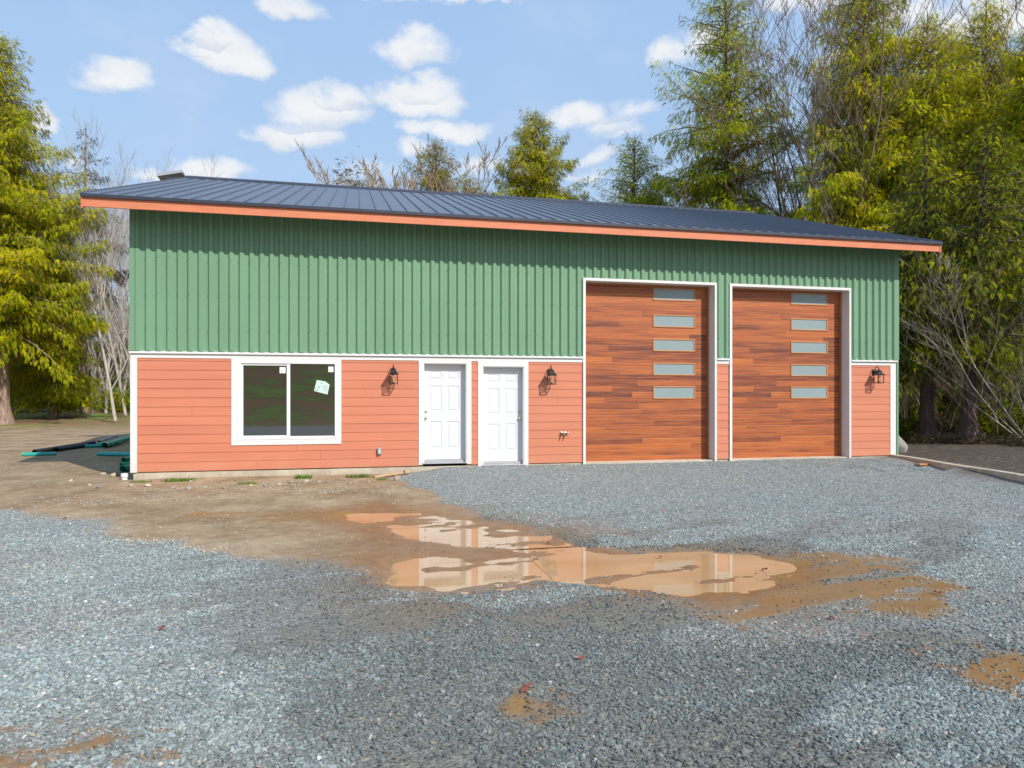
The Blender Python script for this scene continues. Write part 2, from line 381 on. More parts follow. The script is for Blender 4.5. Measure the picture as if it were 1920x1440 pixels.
SILT = [
 [(1.5,-4.1),(3,-4.15),(4.2,-4.5),(4.5,-5.3),(3.2,-5.0),(2,-4.6)],
 [(8.9,-8.5),(9.5,-8.58),(9.6,-8.9),(9.2,-9.0),(8.9,-8.85)],
 [(6.2,-8.75),(7.3,-8.9),(8.3,-8.6),(8.9,-8.9),(8.6,-9.6),(7.9,-10.2),(7.2,-10.0),(6.7,-9.5)],
 [(6.6,-9.45),(7.18,-9.5),(7.5,-9.8),(7.75,-10.05),(7.75,-10.3),(7.2,-10.28),(6.95,-10.05),(6.68,-9.75)],
 [(8.15,-8.88),(8.54,-9.15),(8.5,-9.52),(8.1,-9.5),(7.98,-9.24)],
 [(8.7,-9.3),(9.19,-9.4),(9.4,-9.8),(9.4,-10.1),(8.8,-10.02),(8.6,-9.7)],
 [(7.75,-10.58),(8.02,-10.72),(8.1,-10.9),(8.8,-10.9),(7.9,-12.0),(7.5,-11.95),(7.74,-11.4),(7.7,-11.0)],
 [(5.0,-10.89),(5.22,-10.78),(5.38,-10.95),(5.28,-11.18),(5.04,-11.18)],
 [(2.2,-10.7),(2.73,-10.84),(3.1,-11.03),(3.2,-11.3),(2.3,-11.3)],
 [(8.0,-8.0),(9.0,-8.3),(9.5,-9.2),(9.3,-10.2),(8.4,-10.2),(7.8,-10.0),(7.9,-9.2)],
]
WET = [(3.99,-11.9),(3.86,-10.49),(3.52,-9.93),(4.13,-9.46),(5.12,-9.03),(6.3,-9.15),(6.95,-10.09),(8.43,-10.55),(8.6,-11.38),(6.9,-11.3),(6.0,-12.0)]
PEB = [(-.62,-2.61),(.1,-1.2),(1.68,-.7),(5.13,-.5),(5.18,-3.06),(2.74,-2.19),(1.22,-2.75),(.2,-3.05)]
CURB0 = (16.95, -.02); CURB1 = (15.0, -8.75)
def curb_side(x, y):                        # > 0 on the wooded side of the curb line
    ex, ey = CURB1[0]-CURB0[0], CURB1[1]-CURB0[1]; L = math.hypot(ex, ey)
    return -(ex*(y-CURB0[1]) - ey*(x-CURB0[0]))/L*-1
def masks(x, y):
    wx = x + (fbm(x, y, 1.3, 4, 3)-.5)*.7; wy = y + (fbm(x, y, 1.3, 4, 9)-.5)*.7
    wx = wx + (fbm(x, y, 6, 3, 5)-.5)*.22; wy = wy + (fbm(x, y, 6, 3, 6)-.5)*.22
    fr = sst(.30, -.35, sdf(wx, wy, FRONT)+(fbm(x, y, 11, 3, 91)-.5)*.35); ri = sst(.06, -.08, sdf(wx, wy, RIGHT))
    grav = np.maximum(fr, ri)
    pd = np.full(x.shape, 9.); pwx = x + (wx-x)*.55; pwy = y + (wy-y)*.55
    for p in PUD: pd = np.minimum(pd, sdf(pwx, pwy, p))
    sd = np.full(x.shape, 9.)
    for p in SILT: sd = np.minimum(sd, sdf(wx, wy, p))
    silt = sst(.12, -.15, sd + (fbm(x, y, 9, 3, 21)-.5)*.3)*(.15+.85*sst(.40, .50, fbm(x*.8+y*.2, y*2.0-x*.5, 1.9, 5, 111)))
    wet = sst(.35, -.5, sdf(wx, wy, WET)+(fbm(x, y, 1.1, 4, 31)-.5)*1.3)
    wet = np.maximum(wet, sst(.55, 0.0, pd)*.9)
    wet = np.maximum(wet, (.25+.35*fbm(x, y, .8, 3, 97))*sst(5.0, 6.5, x)*sst(-9.2, -10.2, y))
    bd_ = sst(.50, .60, fbm(x*.45+y*.3, y*1.7-x*.65, 1.1, 5, 93))*sst(-4.5, -6.5, y)*sst(1.5, 4.0, x); wet = np.clip(wet+.5*bd_, 0, 1)
    t = fbm(x*.55+y*.35, y*1.0-x*.45, 1.4, 4, 40)
    wet = np.maximum(wet, sst(.52, .66, t)*.55*sst(-5.5, -8.5, y)*sst(1.0, 5.0, x))
    return grav, pd, silt, wet, ri
def height(x, y):
    grav, pd, silt, wet, ri = masks(x, y)
    z = .012 + (fbm(x, y, .5, 3, 1)-.5)*.03 + (fbm(x, y, 3.0, 4, 2)-.5)*.022
    z = z + grav*.012
    z = np.where(pd < .3, z*sst(-.05, .3, pd)*1.0 + (-.030+(fbm(x*.9+y*.2, y*2.0-x*.45, 2.0, 6, 77)-.5)*.085)*(1-sst(-.05, .3, pd)), z)
    z = z + .115*sst(5.15, 6.3, x)*sst(-3.2, -.3, y)*sst(26, 18, x)
    z = z + .03*sst(-1.2, -.1, y)*sst(6, 4, x)*sst(-1, .5, x)
    z = z - .045*silt*sst(.0, .3, pd)*0
    k = curb_side(x, y)
    z = np.where(k > .0, np.maximum(z, .165) + np.clip(k-.2, 0, 40)*.035*sst(0, 3, k), z)
    z = z + .9*sst(16, 60, y)*sst(2, -14, x)+ .25*(fbm(x, y, .12, 3, 12)-.5)*sst(10, 24, y)
    z = z + 13*sst(-24, -95, y)                        # hill behind the photographer
    z = z + 14*sst(70, 170, y)
    return z
def grid_lines(a, b, step, lo, hi):
    m = np.arange(a, b+1e-6, step); L = [a]; s = step
    while L[-1] > lo: s *= 1.28; L.append(max(L[-1]-s, lo))
    Rr = [m[-1]]; s = step
    while Rr[-1] < hi: s *= 1.28; Rr.append(min(Rr[-1]+s, hi))
    return np.concatenate([np.array(L[::-1][:-1]), m, np.array(Rr[1:])])
gxl = grid_lines(-2, 13.5, .045, -190, 210); gyl = grid_lines(-12.6, 0.4, .04, -150, 190)
GX, GY = np.meshgrid(gxl, gyl); gxf, gyf = GX.ravel(), GY.ravel()
gz_ = height(gxf, gyf); grav, pd, silt, wet, ri = masks(gxf, gyf)
def grid_mesh(name, nx, ny, co):
    me = bpy.data.meshes.new(name); me.vertices.add(nx*ny); me.vertices.foreach_set('co', co.astype(np.float32).ravel())
    i = np.arange(nx*ny).reshape(ny, nx); q = np.stack([i[:-1, :-1], i[:-1, 1:], i[1:, 1:], i[1:, :-1]], -1).reshape(-1, 4)
    me.loops.add(q.size); me.loops.foreach_set('vertex_index', q.ravel().astype(np.int32))
    me.polygons.add(len(q)); me.polygons.foreach_set('loop_start', np.arange(0, q.size, 4, dtype=np.int32))
    me.update(calc_edges=True); me.polygons.foreach_set('use_smooth', np.ones(len(q), bool)); return me
gm = grid_mesh('ground', len(gxl), len(gyl), np.stack([gxf, gyf, gz_], 1))
kc = curb_side(gxf, gyf)
soil = sst(-.05, .1, kc); grassm = np.maximum(sst(20, 30, gyf)*sst(6, 0, gxf), sst(-22, -25, gyf))
def ca(me, name, r, g, b):
    a = me.color_attributes.new(name, 'FLOAT_COLOR', 'POINT')
    a.data.foreach_set('color', np.stack([r, g, b, np.ones_like(r)], 1).astype(np.float32).ravel())
ca(gm, 'zone', grav, silt, wet); ca(gm, 'zone2', soil, grassm, sst(1.5, .0, pd+(fbm(gxf, gyf, 2.0, 4, 88)-.5)*.9))
def ground_fn(M, b):
    p = pos(M); z1 = M.sep(M.n('ShaderNodeAttribute', attribute_name='zone').outputs['Vector'])
    z2 = M.sep(M.n('ShaderNodeAttribute', attribute_name='zone2').outputs['Vector'])
    v = M.n('ShaderNodeTexVoronoi'); M.l(p, v.inputs['Vector']); v.inputs['Scale'].default_value = 42
    vc = M.sep(v.outputs['Color'])[0]
    big = M.noise(p, 1.0, 6, .6); mid = M.noise(p, 6, 6, .65); fine = M.noise(p, 60, 5, .7)
    g = M.ramp(vc, [(0, (.15, .165, .16)), (.5, (.25, .265, .26)), (.85, (.34, .35, .34)), (1, (.50, .47, .42))])
    g = M.mix(M.mapr(big.outputs['Fac'], .45, .7, 0, .35), g, (.30, .27, .22))
    g = M.mix(M.m('MULTIPLY', z1[2], .65), g, (.155, .140, .100))
    mud = M.ramp(M.m('ADD', M.m('MULTIPLY', big.outputs['Fac'], .6), M.m('MULTIPLY', mid.outputs['Fac'], .4)),
                 [(.3, (.14, .085, .045)), (.45, (.27, .185, .105)), (.57, (.37, .27, .165)), (.72, (.47, .37, .25))])
    sp = M.n('ShaderNodeTexVoronoi'); M.l(p, sp.inputs['Vector']); sp.inputs['Scale'].default_value = 26
    spk = M.m('MULTIPLY', M.mapr(sp.outputs['Distance'], .16, .10, 0, 1), M.mapr(M.sep(sp.outputs['Color'])[1], .72, .8, 0, 1))
    mud = M.mix(M.m('MULTIPLY', spk, .7), mud, (.50, .45, .37))
    mud = M.mix(M.m('MULTIPLY', z2[2], .75), mud, M.mix(mid.outputs['Fac'], (.16, .075, .03), (.36, .165, .065)))
    c = M.mix(z1[0], mud, g)
    st = M.ramp(mid.outputs['Fac'], [(.35, (.25, .125, .030)), (.55, (.30, .155, .045)), (.7, (.15, .095, .050))])
    c = M.mix(M.m('MULTIPLY', z1[1], M.mapr(fine.outputs['Fac'], .3, .6, .75, 1.0)), c, st)
    c = M.mix(M.m('MULTIPLY', z2[2], M.m('MULTIPLY', z1[0], .8)), c, (.23, .15, .085))
    so_ = M.ramp(mid.outputs['Fac'], [(.3, (.045, .033, .025)), (.55, (.10, .075, .055)), (.75, (.19, .16, .11))])
    c = M.mix(z2[0], c, so_)
    gn = M.noise(p, .35, 6, .65)
    gr = M.ramp(gn.outputs['Fac'], [(.42, (.27, .13, .06)), (.50, (.17, .14, .04)), (.56, (.15, .23, .025)), (.7, (.21, .29, .04))])
    gr = M.mix(M.mapr(mid.outputs['Fac'], .4, .7, 0, .5), gr, (.06, .07, .02))
    c = M.mix(z2[1], c, gr)
    M.l(c, b.inputs['Base Color'])
    rg = M.m('SUBTRACT', .92, M.m('MULTIPLY', M.m('MAXIMUM', M.m('MULTIPLY', z1[2], .7), M.m('MAXIMUM', z2[2], z1[1])), .55)); M.l(rg, b.inputs['Roughness'])
    h = M.m('ADD', M.m('MULTIPLY', v.outputs['Distance'], M.m('MULTIPLY', M.m('MULTIPLY', z1[0], M.m('SUBTRACT', 1.0, M.m('MULTIPLY', z1[1], .92))), -.9)), M.m('MULTIPLY', fine.outputs['Fac'], M.m('SUBTRACT', .35, M.m('MULTIPLY', z1[1], .27))))
    h = M.m('ADD', h, M.m('MULTIPLY', spk, .3))
    bump(M, b, h, .8, .02)
m_ground = mat('gravel_and_mud_ground', ground_fn, rough=.9, spec=.35)
gm.materials.append(m_ground)
ground = bpy.data.objects.new('ground', gm); COL.objects.link(ground); tag(ground, kind='structure')
# standing water: sheets at one level, the dips in the ground give them their outline
WL = -.021
for i, (x0, x1, y0, y1) in enumerate([(1.0,6.6,-7.15,-3.6),(4.2,5.98,-9.1,-7.2),(5.985,8.7,-10.0,-7.2)]):
    b_ = MB(); b_.face([(x0,y0,WL),(x1,y0,WL),(x1,y1,WL),(x0,y1,WL)])
    tag(b_.build('puddle_water', m_water), kind='structure')

# loose stones: points with size and colour, instanced (stuff)
def wedge(n, d0, d1, marg=1.12):
    D = np.sqrt(rng.random(n)*(d1*d1-d0*d0)+d0*d0); s = (rng.random(n)*2-1)*.7385*marg
    P = CAM[None, :2] + D[:, None]*(Fv[None, :2] + Rv[None, :2]*s[:, None]); return P[:, 0], P[:, 1]
def clampb(a, lo, hi): return np.clip(a, lo, hi)
def scatter(n, d0, d1, smin, smax, pw):
    x, y = wedge(n, d0, d1); gr_, pd_, si_, we_, ri_ = masks(x, y); z = height(x, y)
    pebm = sst(.3, -.2, sdf(x + (fbm(x, y, 3, 3, 8)-.5)*.5, y, PEB))*sst(.45, .6, fbm(x, y, 2.2, 3, 19))
    band = sst(.50, .60, fbm(x*.45+y*.3, y*1.7-x*.65, 1.1, 5, 93))*sst(-4.5, -6.5, y)*sst(1.5, 4.0, x)
    we_ = np.clip(we_*(.82+.18*band)+.25*band, 0, 1)
    comp = sst(.35, .62, fbm(x*.5+y*.4, y-x*.4, 1.0, 4, 50))       # loose versus trodden bands
    prob = gr_*(1-.93*si_)*(1-.35*we_)*(1-.62*band)*(.34+.66*comp) + (1-gr_)*(.02+.30*pebm)
    prob = prob*sst(-.03, .10, pd_) + .10*sst(.0, -.1, pd_)*(fbm(x, y, 2.5, 3, 60) > .56)
    prob = np.where((y > -.05) & (x > 0) & (x < 17.2), 0, prob); prob = np.where(curb_side(x, y) > -.02, 0.02*(y < 0), prob)
    k = rng.random(len(x)) < prob; x, y, z, gr_, we_, si_ = x[k], y[k], z[k], gr_[k], we_[k], si_[k]
    n = len(x); s = smin + (smax-smin)*rng.random(n)**pw
    s = s*np.where(gr_ > .5, 1, .8)
    v = .55 + .72*rng.random(n)**1.2; v = v*(1-.54*we_)
    hue = rng.random(n); bluish = np.array([.305, .345, .352]); green = np.array([.280, .335, .305]); tan = np.array([.50, .42, .33]); white = np.array([.60, .60, .57])
    c = bluish[None]+(green-bluish)[None]*(rng.random(n)[:, None])
    c = np.where((hue < .035)[:, None], tan, c); c = np.where((hue > .982)[:, None], white, c)
    mudst = (gr_ < .5); c = np.where((mudst & (rng.random(n) < .8))[:, None], np.array([.50, .45, .37]), c)
    dust = (sst(.45, .7, fbm(x, y, .9, 4, 71))*.18 + we_*.10)[:, None]; c = c*(1-dust) + dust*np.array([.36, .30, .22])
    c = c*v[:, None]; rust = (si_ > .3) & (rng.random(n) < .6); c = np.where(rust[:, None], c*np.array([1.15, .75, .5]), c)
    return np.stack([x, y, z+.12*s], 1), s, c
parts = [scatter(125000, 2.7, 4.6, .007, .027, 1.9), scatter(165000, 4.6, 8.0, .010, .025, 1.9), scatter(200000, 8.0, 16.5, .012, .025, 1.8)]
Pp = np.concatenate([a[0] for a in parts]); Ss = np.concatenate([a[1] for a in parts]); Cc = np.concatenate([a[2] for a in parts])
pm = bpy.data.meshes.new('gravel'); pm.vertices.add(len(Pp)); pm.vertices.foreach_set('co', Pp.astype(np.float32).ravel())
a_ = pm.attributes.new('ssz', 'FLOAT_VECTOR', 'POINT')
asp = np.stack([Ss*(.75+.5*rng.random(len(Ss))), Ss*(.55+.35*rng.random(len(Ss))), Ss*(.30+.35*rng.random(len(Ss)))], 1)*.62
a_.data.foreach_set('vector', asp.astype(np.float32).ravel())
a_ = pm.attributes.new('srot', 'FLOAT_VECTOR', 'POINT')
a_.data.foreach_set('vector', np.stack([(rng.random(len(Ss))-.5)*1.0, (rng.random(len(Ss))-.5)*1.0, rng.random(len(Ss))*6.283], 1).astype(np.float32).ravel())
a_ = pm.attributes.new('scol', 'FLOAT_COLOR', 'POINT')
a_.data.foreach_set('color', np.concatenate([Cc, np.ones((len(Cc), 1))], 1).astype(np.float32).ravel())
def stone_fn(M, b):
    a = M.n('ShaderNodeAttribute', attribute_name='scol', attribute_type='INSTANCER')
    n = M.noise(pos(M), 90, 4, .6); k = M.mapr(n.outputs['Fac'], .3, .7, .85, 1.15)
    M.l(M.mix(1.0, a.outputs['Color'], M.comb(k, k, k), 'MULTIPLY'), b.inputs['Base Color'])
m_stone = mat('crushed_stone', stone_fn, rough=.72, spec=.35)
pm.materials.append(m_stone)
gv = bpy.data.objects.new('gravel', pm); COL.objects.link(gv)
tag(gv, 'loose blue grey crushed gravel spread over the yard', 'gravel', kind='stuff')
gt = bpy.data.node_groups.new('scatter_stones', 'GeometryNodeTree')
gt.interface.new_socket('Geometry', in_out='INPUT', socket_type='NodeSocketGeometry'); gt.interface.new_socket('Geometry', in_out='OUTPUT', socket_type='NodeSocketGeometry')
gi = gt.nodes.new('NodeGroupInput'); go = gt.nodes.new('NodeGroupOutput')
g2i = gt.nodes.new('GeometryNodeGeometryToInstance')
for k in range(6):
    ico = gt.nodes.new('GeometryNodeMeshIcoSphere'); ico.inputs['Radius'].default_value = 1.0; ico.inputs['Subdivisions'].default_value = 2
    wn = gt.nodes.new('ShaderNodeTexNoise'); wn.noise_dimensions = '4D'; wn.inputs['W'].default_value = k*3.7; wn.inputs['Scale'].default_value = .75; wn.inputs['Detail'].default_value = 1
    su = gt.nodes.new('ShaderNodeVectorMath'); su.operation = 'SUBTRACT'; su.inputs[1].default_value = (.5, .5, .5)
    mu = gt.nodes.new('ShaderNodeVectorMath'); mu.operation = 'SCALE'; mu.inputs['Scale'].default_value = 1.9
    sp = gt.nodes.new('GeometryNodeSetPosition'); sm = gt.nodes.new('GeometryNodeSetMaterial'); sm.inputs['Material'].default_value = m_stone
    gt.links.new(wn.outputs['Color'], su.inputs[0]); gt.links.new(su.outputs[0], mu.inputs[0]); gt.links.new(mu.outputs[0], sp.inputs['Offset'])
    gt.links.new(ico.outputs[0], sp.inputs[0]); gt.links.new(sp.outputs[0], sm.inputs[0]); gt.links.new(sm.outputs[0], g2i.inputs[0])
iop = gt.nodes.new('GeometryNodeInstanceOnPoints'); iop.inputs['Pick Instance'].default_value = True
ri_n = gt.nodes.new('FunctionNodeRandomValue'); ri_n.data_type = 'INT'
for s_ in ri_n.inputs:
    if s_.type == 'INT' and s_.name == 'Max': s_.default_value = 5
    if s_.type == 'INT' and s_.name == 'Min': s_.default_value = 0
ro = [o for o in ri_n.outputs if o.type == 'INT' and o.enabled][0]
def named(nm):
    x = gt.nodes.new('GeometryNodeInputNamedAttribute'); x.data_type = 'FLOAT_VECTOR'; x.inputs['Name'].default_value = nm
    return [o for o in x.outputs if o.enabled and o.name == 'Attribute'][0]
e2r = gt.nodes.new('FunctionNodeEulerToRotation'); gt.links.new(named('srot'), e2r.inputs[0])
gt.links.new(gi.outputs[0], iop.inputs['Points']); gt.links.new(g2i.outputs[0], iop.inputs['Instance'])
gt.links.new(ro, iop.inputs['Instance Index']); gt.links.new(e2r.outputs[0], iop.inputs['Rotation']); gt.links.new(named('ssz'), iop.inputs['Scale'])
gt.links.new(iop.outputs[0], go.inputs[0])
md = gv.modifiers.new('stones', 'NODES'); md.node_group = gt

# ---------------------------------------------------------------- building
BW = 17.15; BD = 14.6; EZ = 5.30; OV = .67; RX0 = -.62; RX1 = BW+.66; RY = BD/2; SL = .339
RZ = EZ + (RY+OV)*SL
B = thing('garage_building', 'long garage workshop with green ribbed metal over coral lap siding and dark metal roof', 'building')
def part(mb, name, m, parent=B, **k): return mb.build(name, m, parent, **k)
G1 = (9.14, 12.25, .145, 4.18); G2 = (12.69, 15.80, .145, 4.175)
D1 = (5.585, 6.505, .22, 2.316); D2 = (6.84, 7.755, .15, 2.262)
WN = (1.94, 3.85, .77, 2.37)
OPEN = [(9.08, 12.30, .0, 4.24), (12.62, 15.86, .0, 4.235)]
# core walls
mb = MB(); T = .15; top = 5.12
def wallrects(x0, x1, z0, z1, holes):
    xs = sorted(set([x0, x1] + [h[0] for h in holes] + [h[1] for h in holes])); xs = [x for x in xs if x0 <= x <= x1]
    out = []
    for a, b in zip(xs[:-1], xs[1:]):
        zc = [z0]; hs = sorted([h for h in holes if h[0] <= a+1e-6 and h[1] >= b-1e-6], key=lambda h: h[2]); z = z0
        for h in hs:
            if h[2] > z: out.append((a, b, z, h[2]))
            z = max(z, h[3])
        if z < z1: out.append((a, b, z, z1))
    return out
ALLH = [G1, G2, D1, D2, WN]
for a, b, c, d in wallrects(.06, BW-.01, .17, 5.28, [(h[0]-.055, h[1]+.045, .17, h[3]+.055) if h in (G1, G2) else (h[0]-.001, h[1]+.001, min(h[2], .17), h[3]+.001) for h in ALLH]):
    mb.box(a, b, .0, .16, c, d)
mb.box(0.06, .16, .162, BD-.16, .17, 5.28); mb.box(BW-.16, BW-.01, .162, BD-.16, .17, 5.28); mb.box(.06, BW-.01, BD-.158, BD, .17, 5.28)
part(mb, 'wall', mat('sheathing', varied((.32, .16, .11), .1), rough=.8))
# foundation
mb = MB(); mb.box(.045, BW-.05, .004, .2, -.25, .165); mb.box(.045, .2, .202, BD-.2, -.25, .165); mb.box(BW-.2, BW-.05, .202, BD-.2, -.25, .165); mb.box(.045, BW-.05, BD-.198, BD-.01, -.25, .165)
mb.box(G1[0]+.002, G1[1]-.002, -.03, .6, -.2, .135); mb.box(G2[0]+.002, G2[1]-.002, -.03, .6, -.2, .135)
part(mb, 'foundation', m_conc, bevel=.006)
# corrugated cladding
PIT = .1885
def prof(x):
    t = (x/PIT) % 1.0; d = .042
    if t < .32: return 0.
    if t < .51: return d*(t-.32)/.19
    if t < .81: return d
    return d*(1-(t-.81)/.19)
def ribs(mb, x0, x1, z0, z1, tf, off=0.0, ztop=None):
    br = [x0, x1]; k0 = int(x0/PIT)-1
    for k in range(k0, int(x1/PIT)+2):
        for t in (0, .32, .51, .81): 
            xx = (k+t)*PIT
            if x0 < xx < x1: br.append(xx)
    br = sorted(br)
    for a, b in zip(br[:-1], br[1:]):
        pa = prof(a+1e-7); pb = prof(b-1e-7); za = ztop(a) if ztop else z1; zb = ztop(b) if ztop else z1
        mb.face([tf(a, -off-pa, z0), tf(b, -off-pb, z0), tf(b, -off-pb, zb), tf(a, -off-pa, za)])
        mb.face([tf(a, -off, z0), tf(b, -off, z0), tf(b, -off-pb, z0), tf(a, -off-pa, z0)])
mb = MB(); fr_ = lambda x, y, z: (x, y, z)
for (a, b, c, d) in [(.085, 9.08, 2.515, 5.25), (9.08, 12.30, 4.245, 5.25), (12.30, 12.62, 2.515, 5.25), (12.62, 15.86, 4.24, 5.25), (15.86, BW-.085, 2.515, 5.25)]:
    ribs(mb, a, b, c, d, fr_, .004)
gab = lambda y: EZ - .06 + (min(y, BD-y)+OV)*SL - .02
tl = lambda s, o, z: (o, BD-s, z)      # left gable, ribs face -x
ribs(mb, 0.09, BD-.09, .19, 5, tl, -.046, ztop=lambda s: gab(BD-s))
tr_ = lambda s, o, z: (BW-o, s, z)
ribs(mb, 0.09, BD-.09, .19, 5, tr_, .002, ztop=gab)
tb = lambda s, o, z: (BW-s, BD-o, z)
ribs(mb, 0.09, BW-.09, .19, 5.25, tb, .002)
# flat corner flashings
mb.box(-.006, .085, -.048, -.006, 2.515, 5.25); mb.box(-.006, -.001, -.004, .09, .17, 5.25)
mb.box(BW-.085, BW+.048, -.048, -.006, 2.515, 5.25); mb.box(BW+.006, BW+.048, -.006, .09, .17, 5.25)
mb.box(BW-.002, BW+.048, -.034, -.006, .17, 2.512)
# screws in three rows on every other rib
for zz in (2.56, 2.95, 3.62, 4.30, 4.72):
    for k in range(1, int(BW/PIT)):
        for t in (.06, .26):
            if (k+int(t*10)) % 3 == 0: continue
            x = (k+t+.36)*PIT
            if x < .1 or x > BW-.15: continue
            if any(o[0]-.05 < x < o[1]+.05 and zz < o[3]+.05 for o in OPEN): continue
            z = zz + random.uniform(-.012, .012); mb.box(x-.006, x+.006, -.050, -.044, z-.006, z+.006, 1)
part(mb, 'metal_cladding', [m_green, m_screw])
# lap siding
EXP = .1785; S0 = .185; SZ = 2.378
def lap(x0, x1, z0=S0, z1=SZ, joints=()):
    k = 0
    while S0+k*EXP < z1:
        a = max(S0+k*EXP, z0); b = min(S0+(k+1)*EXP, z1)
        if b-a > .01:
            ya = -.019 + .009*((a-(S0+k*EXP))/EXP); yb = -.019+.009*((b-(S0+k*EXP))/EXP)
            xs = [x0] + [j for (j, kk) in joints if kk == k and x0 < j < x1] + [x1]
            for p, q in zip(xs[:-1], xs[1:]):
                p2 = p if p == x0 else p+.0015; q2 = q if q == x1 else q-.0015
                mb.face([(p2, ya, a), (q2, ya, a), (q2, yb, b), (p2, yb, b)])
                mb.face([(p2, -.001, a), (q2, -.001, a), (q2, ya, a), (p2, ya, a)])
                mb.face([(p2, yb, b), (q2, yb, b), (q2, -.001, b), (p2, -.001, b)])
        k += 1
J = [(3.05, 2), (3.52, 1), (2.3, 0), (1.1, 6), (4.4, 8), (8.5, 7)]
for grp in ([(.122, 1.817, SZ), (1.817, 3.923, .668), (3.923, 5.49, SZ)], [(6.602, 6.742, SZ)], [(7.846, 9.078, SZ)], [(12.302, 12.618, SZ)], [(15.862, 16.968, SZ)]):
    mb = MB()
    for a, b, zt in grp: lap(a, b, z1=zt, joints=J)
    part(mb, 'lap_siding', m_siding)
# white trim: band, corner boards
for a, b in ((.0, 9.078), (12.302, 12.618), (15.862, BW-.02)):
    mb = MB(); mb.box(a, b, -.028, -.002, SZ+.002, 2.462)
    i = [(a-.01 if a == 0 else a, -.05), (b, -.05)]
    x0, x1 = i[0][0], b+(.03 if b > 16 else 0)
    mb.face([(x0,-.064,2.464),(x1,-.064,2.464),(x1,-.064,2.496),(x0,-.064,2.496)]); mb.face([(x0,-.064,2.496),(x1,-.064,2.496),(x1,-.004,2.513),(x0,-.004,2.513)])
    mb.face([(x0,-.004,2.464),(x1,-.004,2.464),(x1,-.064,2.464),(x0,-.064,2.464)][::1]); mb.face([(x0,-.004,2.464),(x0,-.064,2.464),(x0,-.064,2.496),(x0,-.004,2.513)]); mb.face([(x1,-.004,2.464),(x1,-.004,2.513),(x1,-.064,2.496),(x1,-.064,2.464)])
    part(mb, 'belt_trim', m_white)
for a, b in ((0.0, .12), (16.97, 17.13)):
    mb = MB(); mb.box(a, b, -.027, -.002, .175, SZ); part(mb, 'corner_board', m_white, bevel=.003)
# roof
ROF = MB(); RS = 60; xs = np.linspace(RX0, RX1, RS+1)
def rz(y): return EZ + (min(y, BD-y)+OV)*SL
for (ya, yb) in ((-OV-.02, RY), (BD-RY, BD+OV+.02)):
    z0, z1 = rz(ya), rz(yb)
    ROF.face([(RX0, ya, z0), (RX1, ya, z0), (RX1, yb, z1), (RX0, yb, z1)])
for (ya, yb) in ((-OV-.02, RY), (RY, BD+OV+.02)):
    z0, z1 = rz(ya), rz(yb)
    ROF.face([(RX0, ya, z0-.03), (RX0, yb, z1-.03), (RX1, yb, z1-.03), (RX1, ya, z0-.03)])
ROF.face([(RX0,-OV-.02,rz(-OV-.02)-.03),(RX1,-OV-.02,rz(-OV-.02)-.03),(RX1,-OV-.02,rz(-OV-.02)),(RX0,-OV-.02,rz(-OV-.02))])
for x in (RX0, RX1):
    ROF.face([(x,-OV-.02,rz(-OV-.02)-.03),(x,-OV-.02,rz(-OV-.02)),(x,RY,RZ),(x,RY,RZ-.03)]); ROF.face([(x,BD+OV+.02,rz(-OV-.02)-.03),(x,BD+OV+.02,rz(-OV-.02)),(x,RY,RZ),(x,RY,RZ-.03)])
for i, x in enumerate(xs):
    w = .011; h = .030
    for s in (1, -1):
        ya = -OV-.02; yb = RY-.08
        A = (lambda y: y) if s == 1 else (lambda y: BD-y)
        v = []
        for xx, hh in ((x-w, 0), (x-w*.6, h), (x+w*.6, h), (x+w, 0)):
            v.append([(xx, A(ya), rz(ya)+hh), (xx, A(yb), rz(yb)+hh)])
        for j in range(3): ROF.face([v[j][0], v[j+1][0], v[j+1][1], v[j][1]])
        ROF.face([v[0][0], v[1][0], v[2][0], v[3][0]])
roof = part(ROF, 'roof', m_roof)
mb = MB()
for s in (1, -1):
    ya = RY-s*.16; za = rz(ya)+.045
    mb.face([(RX0-.01, ya, za), (RX1+.01, ya, za), (RX1+.01, RY, RZ+.075), (RX0-.01, RY, RZ+.075)])
    mb.face([(RX0-.01, ya, za-.04), (RX1+.01, ya, za-.04), (RX1+.01, ya, za), (RX0-.01, ya, za)])
part(mb, 'ridge_cap', m_dark, roof)
mb = MB(); mb.box(RX0-.005, RX1+.005, -OV-.045, -OV-.022, EZ-.062, EZ-.004); part(mb, 'drip_edge', m_dark, roof)
mb = MB(); mb.box(RX0-.005, RX1+.005, BD+OV+.022, BD+OV+.045, EZ-.062, EZ-.004)
part(mb, 'drip_edge', m_dark, roof)
# fascia + bargeboards
mb = MB(); mb.box(RX0+.03, RX1-.03, -OV, -OV+.038, 5.068, EZ-.035); part(mb, 'fascia', m_fascia, bevel=.004)
mb = MB(); mb.box(RX0+.03, RX1-.03, BD+OV-.038, BD+OV, 5.068, EZ-.035); part(mb, 'fascia', m_fascia)
for x0, x1 in ((RX0, RX0+.03), (RX1-.03, RX1)):
    mb = MB()
    for s in (1, -1):
        A = (lambda y: y) if s == 1 else (lambda y: BD-y)
        q = [(-OV-.012, EZ-.035-.0), (RY, RZ-.035), (RY, RZ-.27), (-OV-.012, EZ-.26)]
        q = [(A(y), z) for y, z in q]
        mb.face([(x0, y, z) for y, z in q]); mb.face([(x1, y, z) for y, z in q][::-1])
        for j in range(4):
            (ya, za), (yb, zb) = q[j], q[(j+1) % 4]; mb.face([(x0, ya, za), (x1, ya, za), (x1, yb, zb), (x0, yb, zb)])
    part(mb, 'bargeboard', m_fascia)
mb = MB()
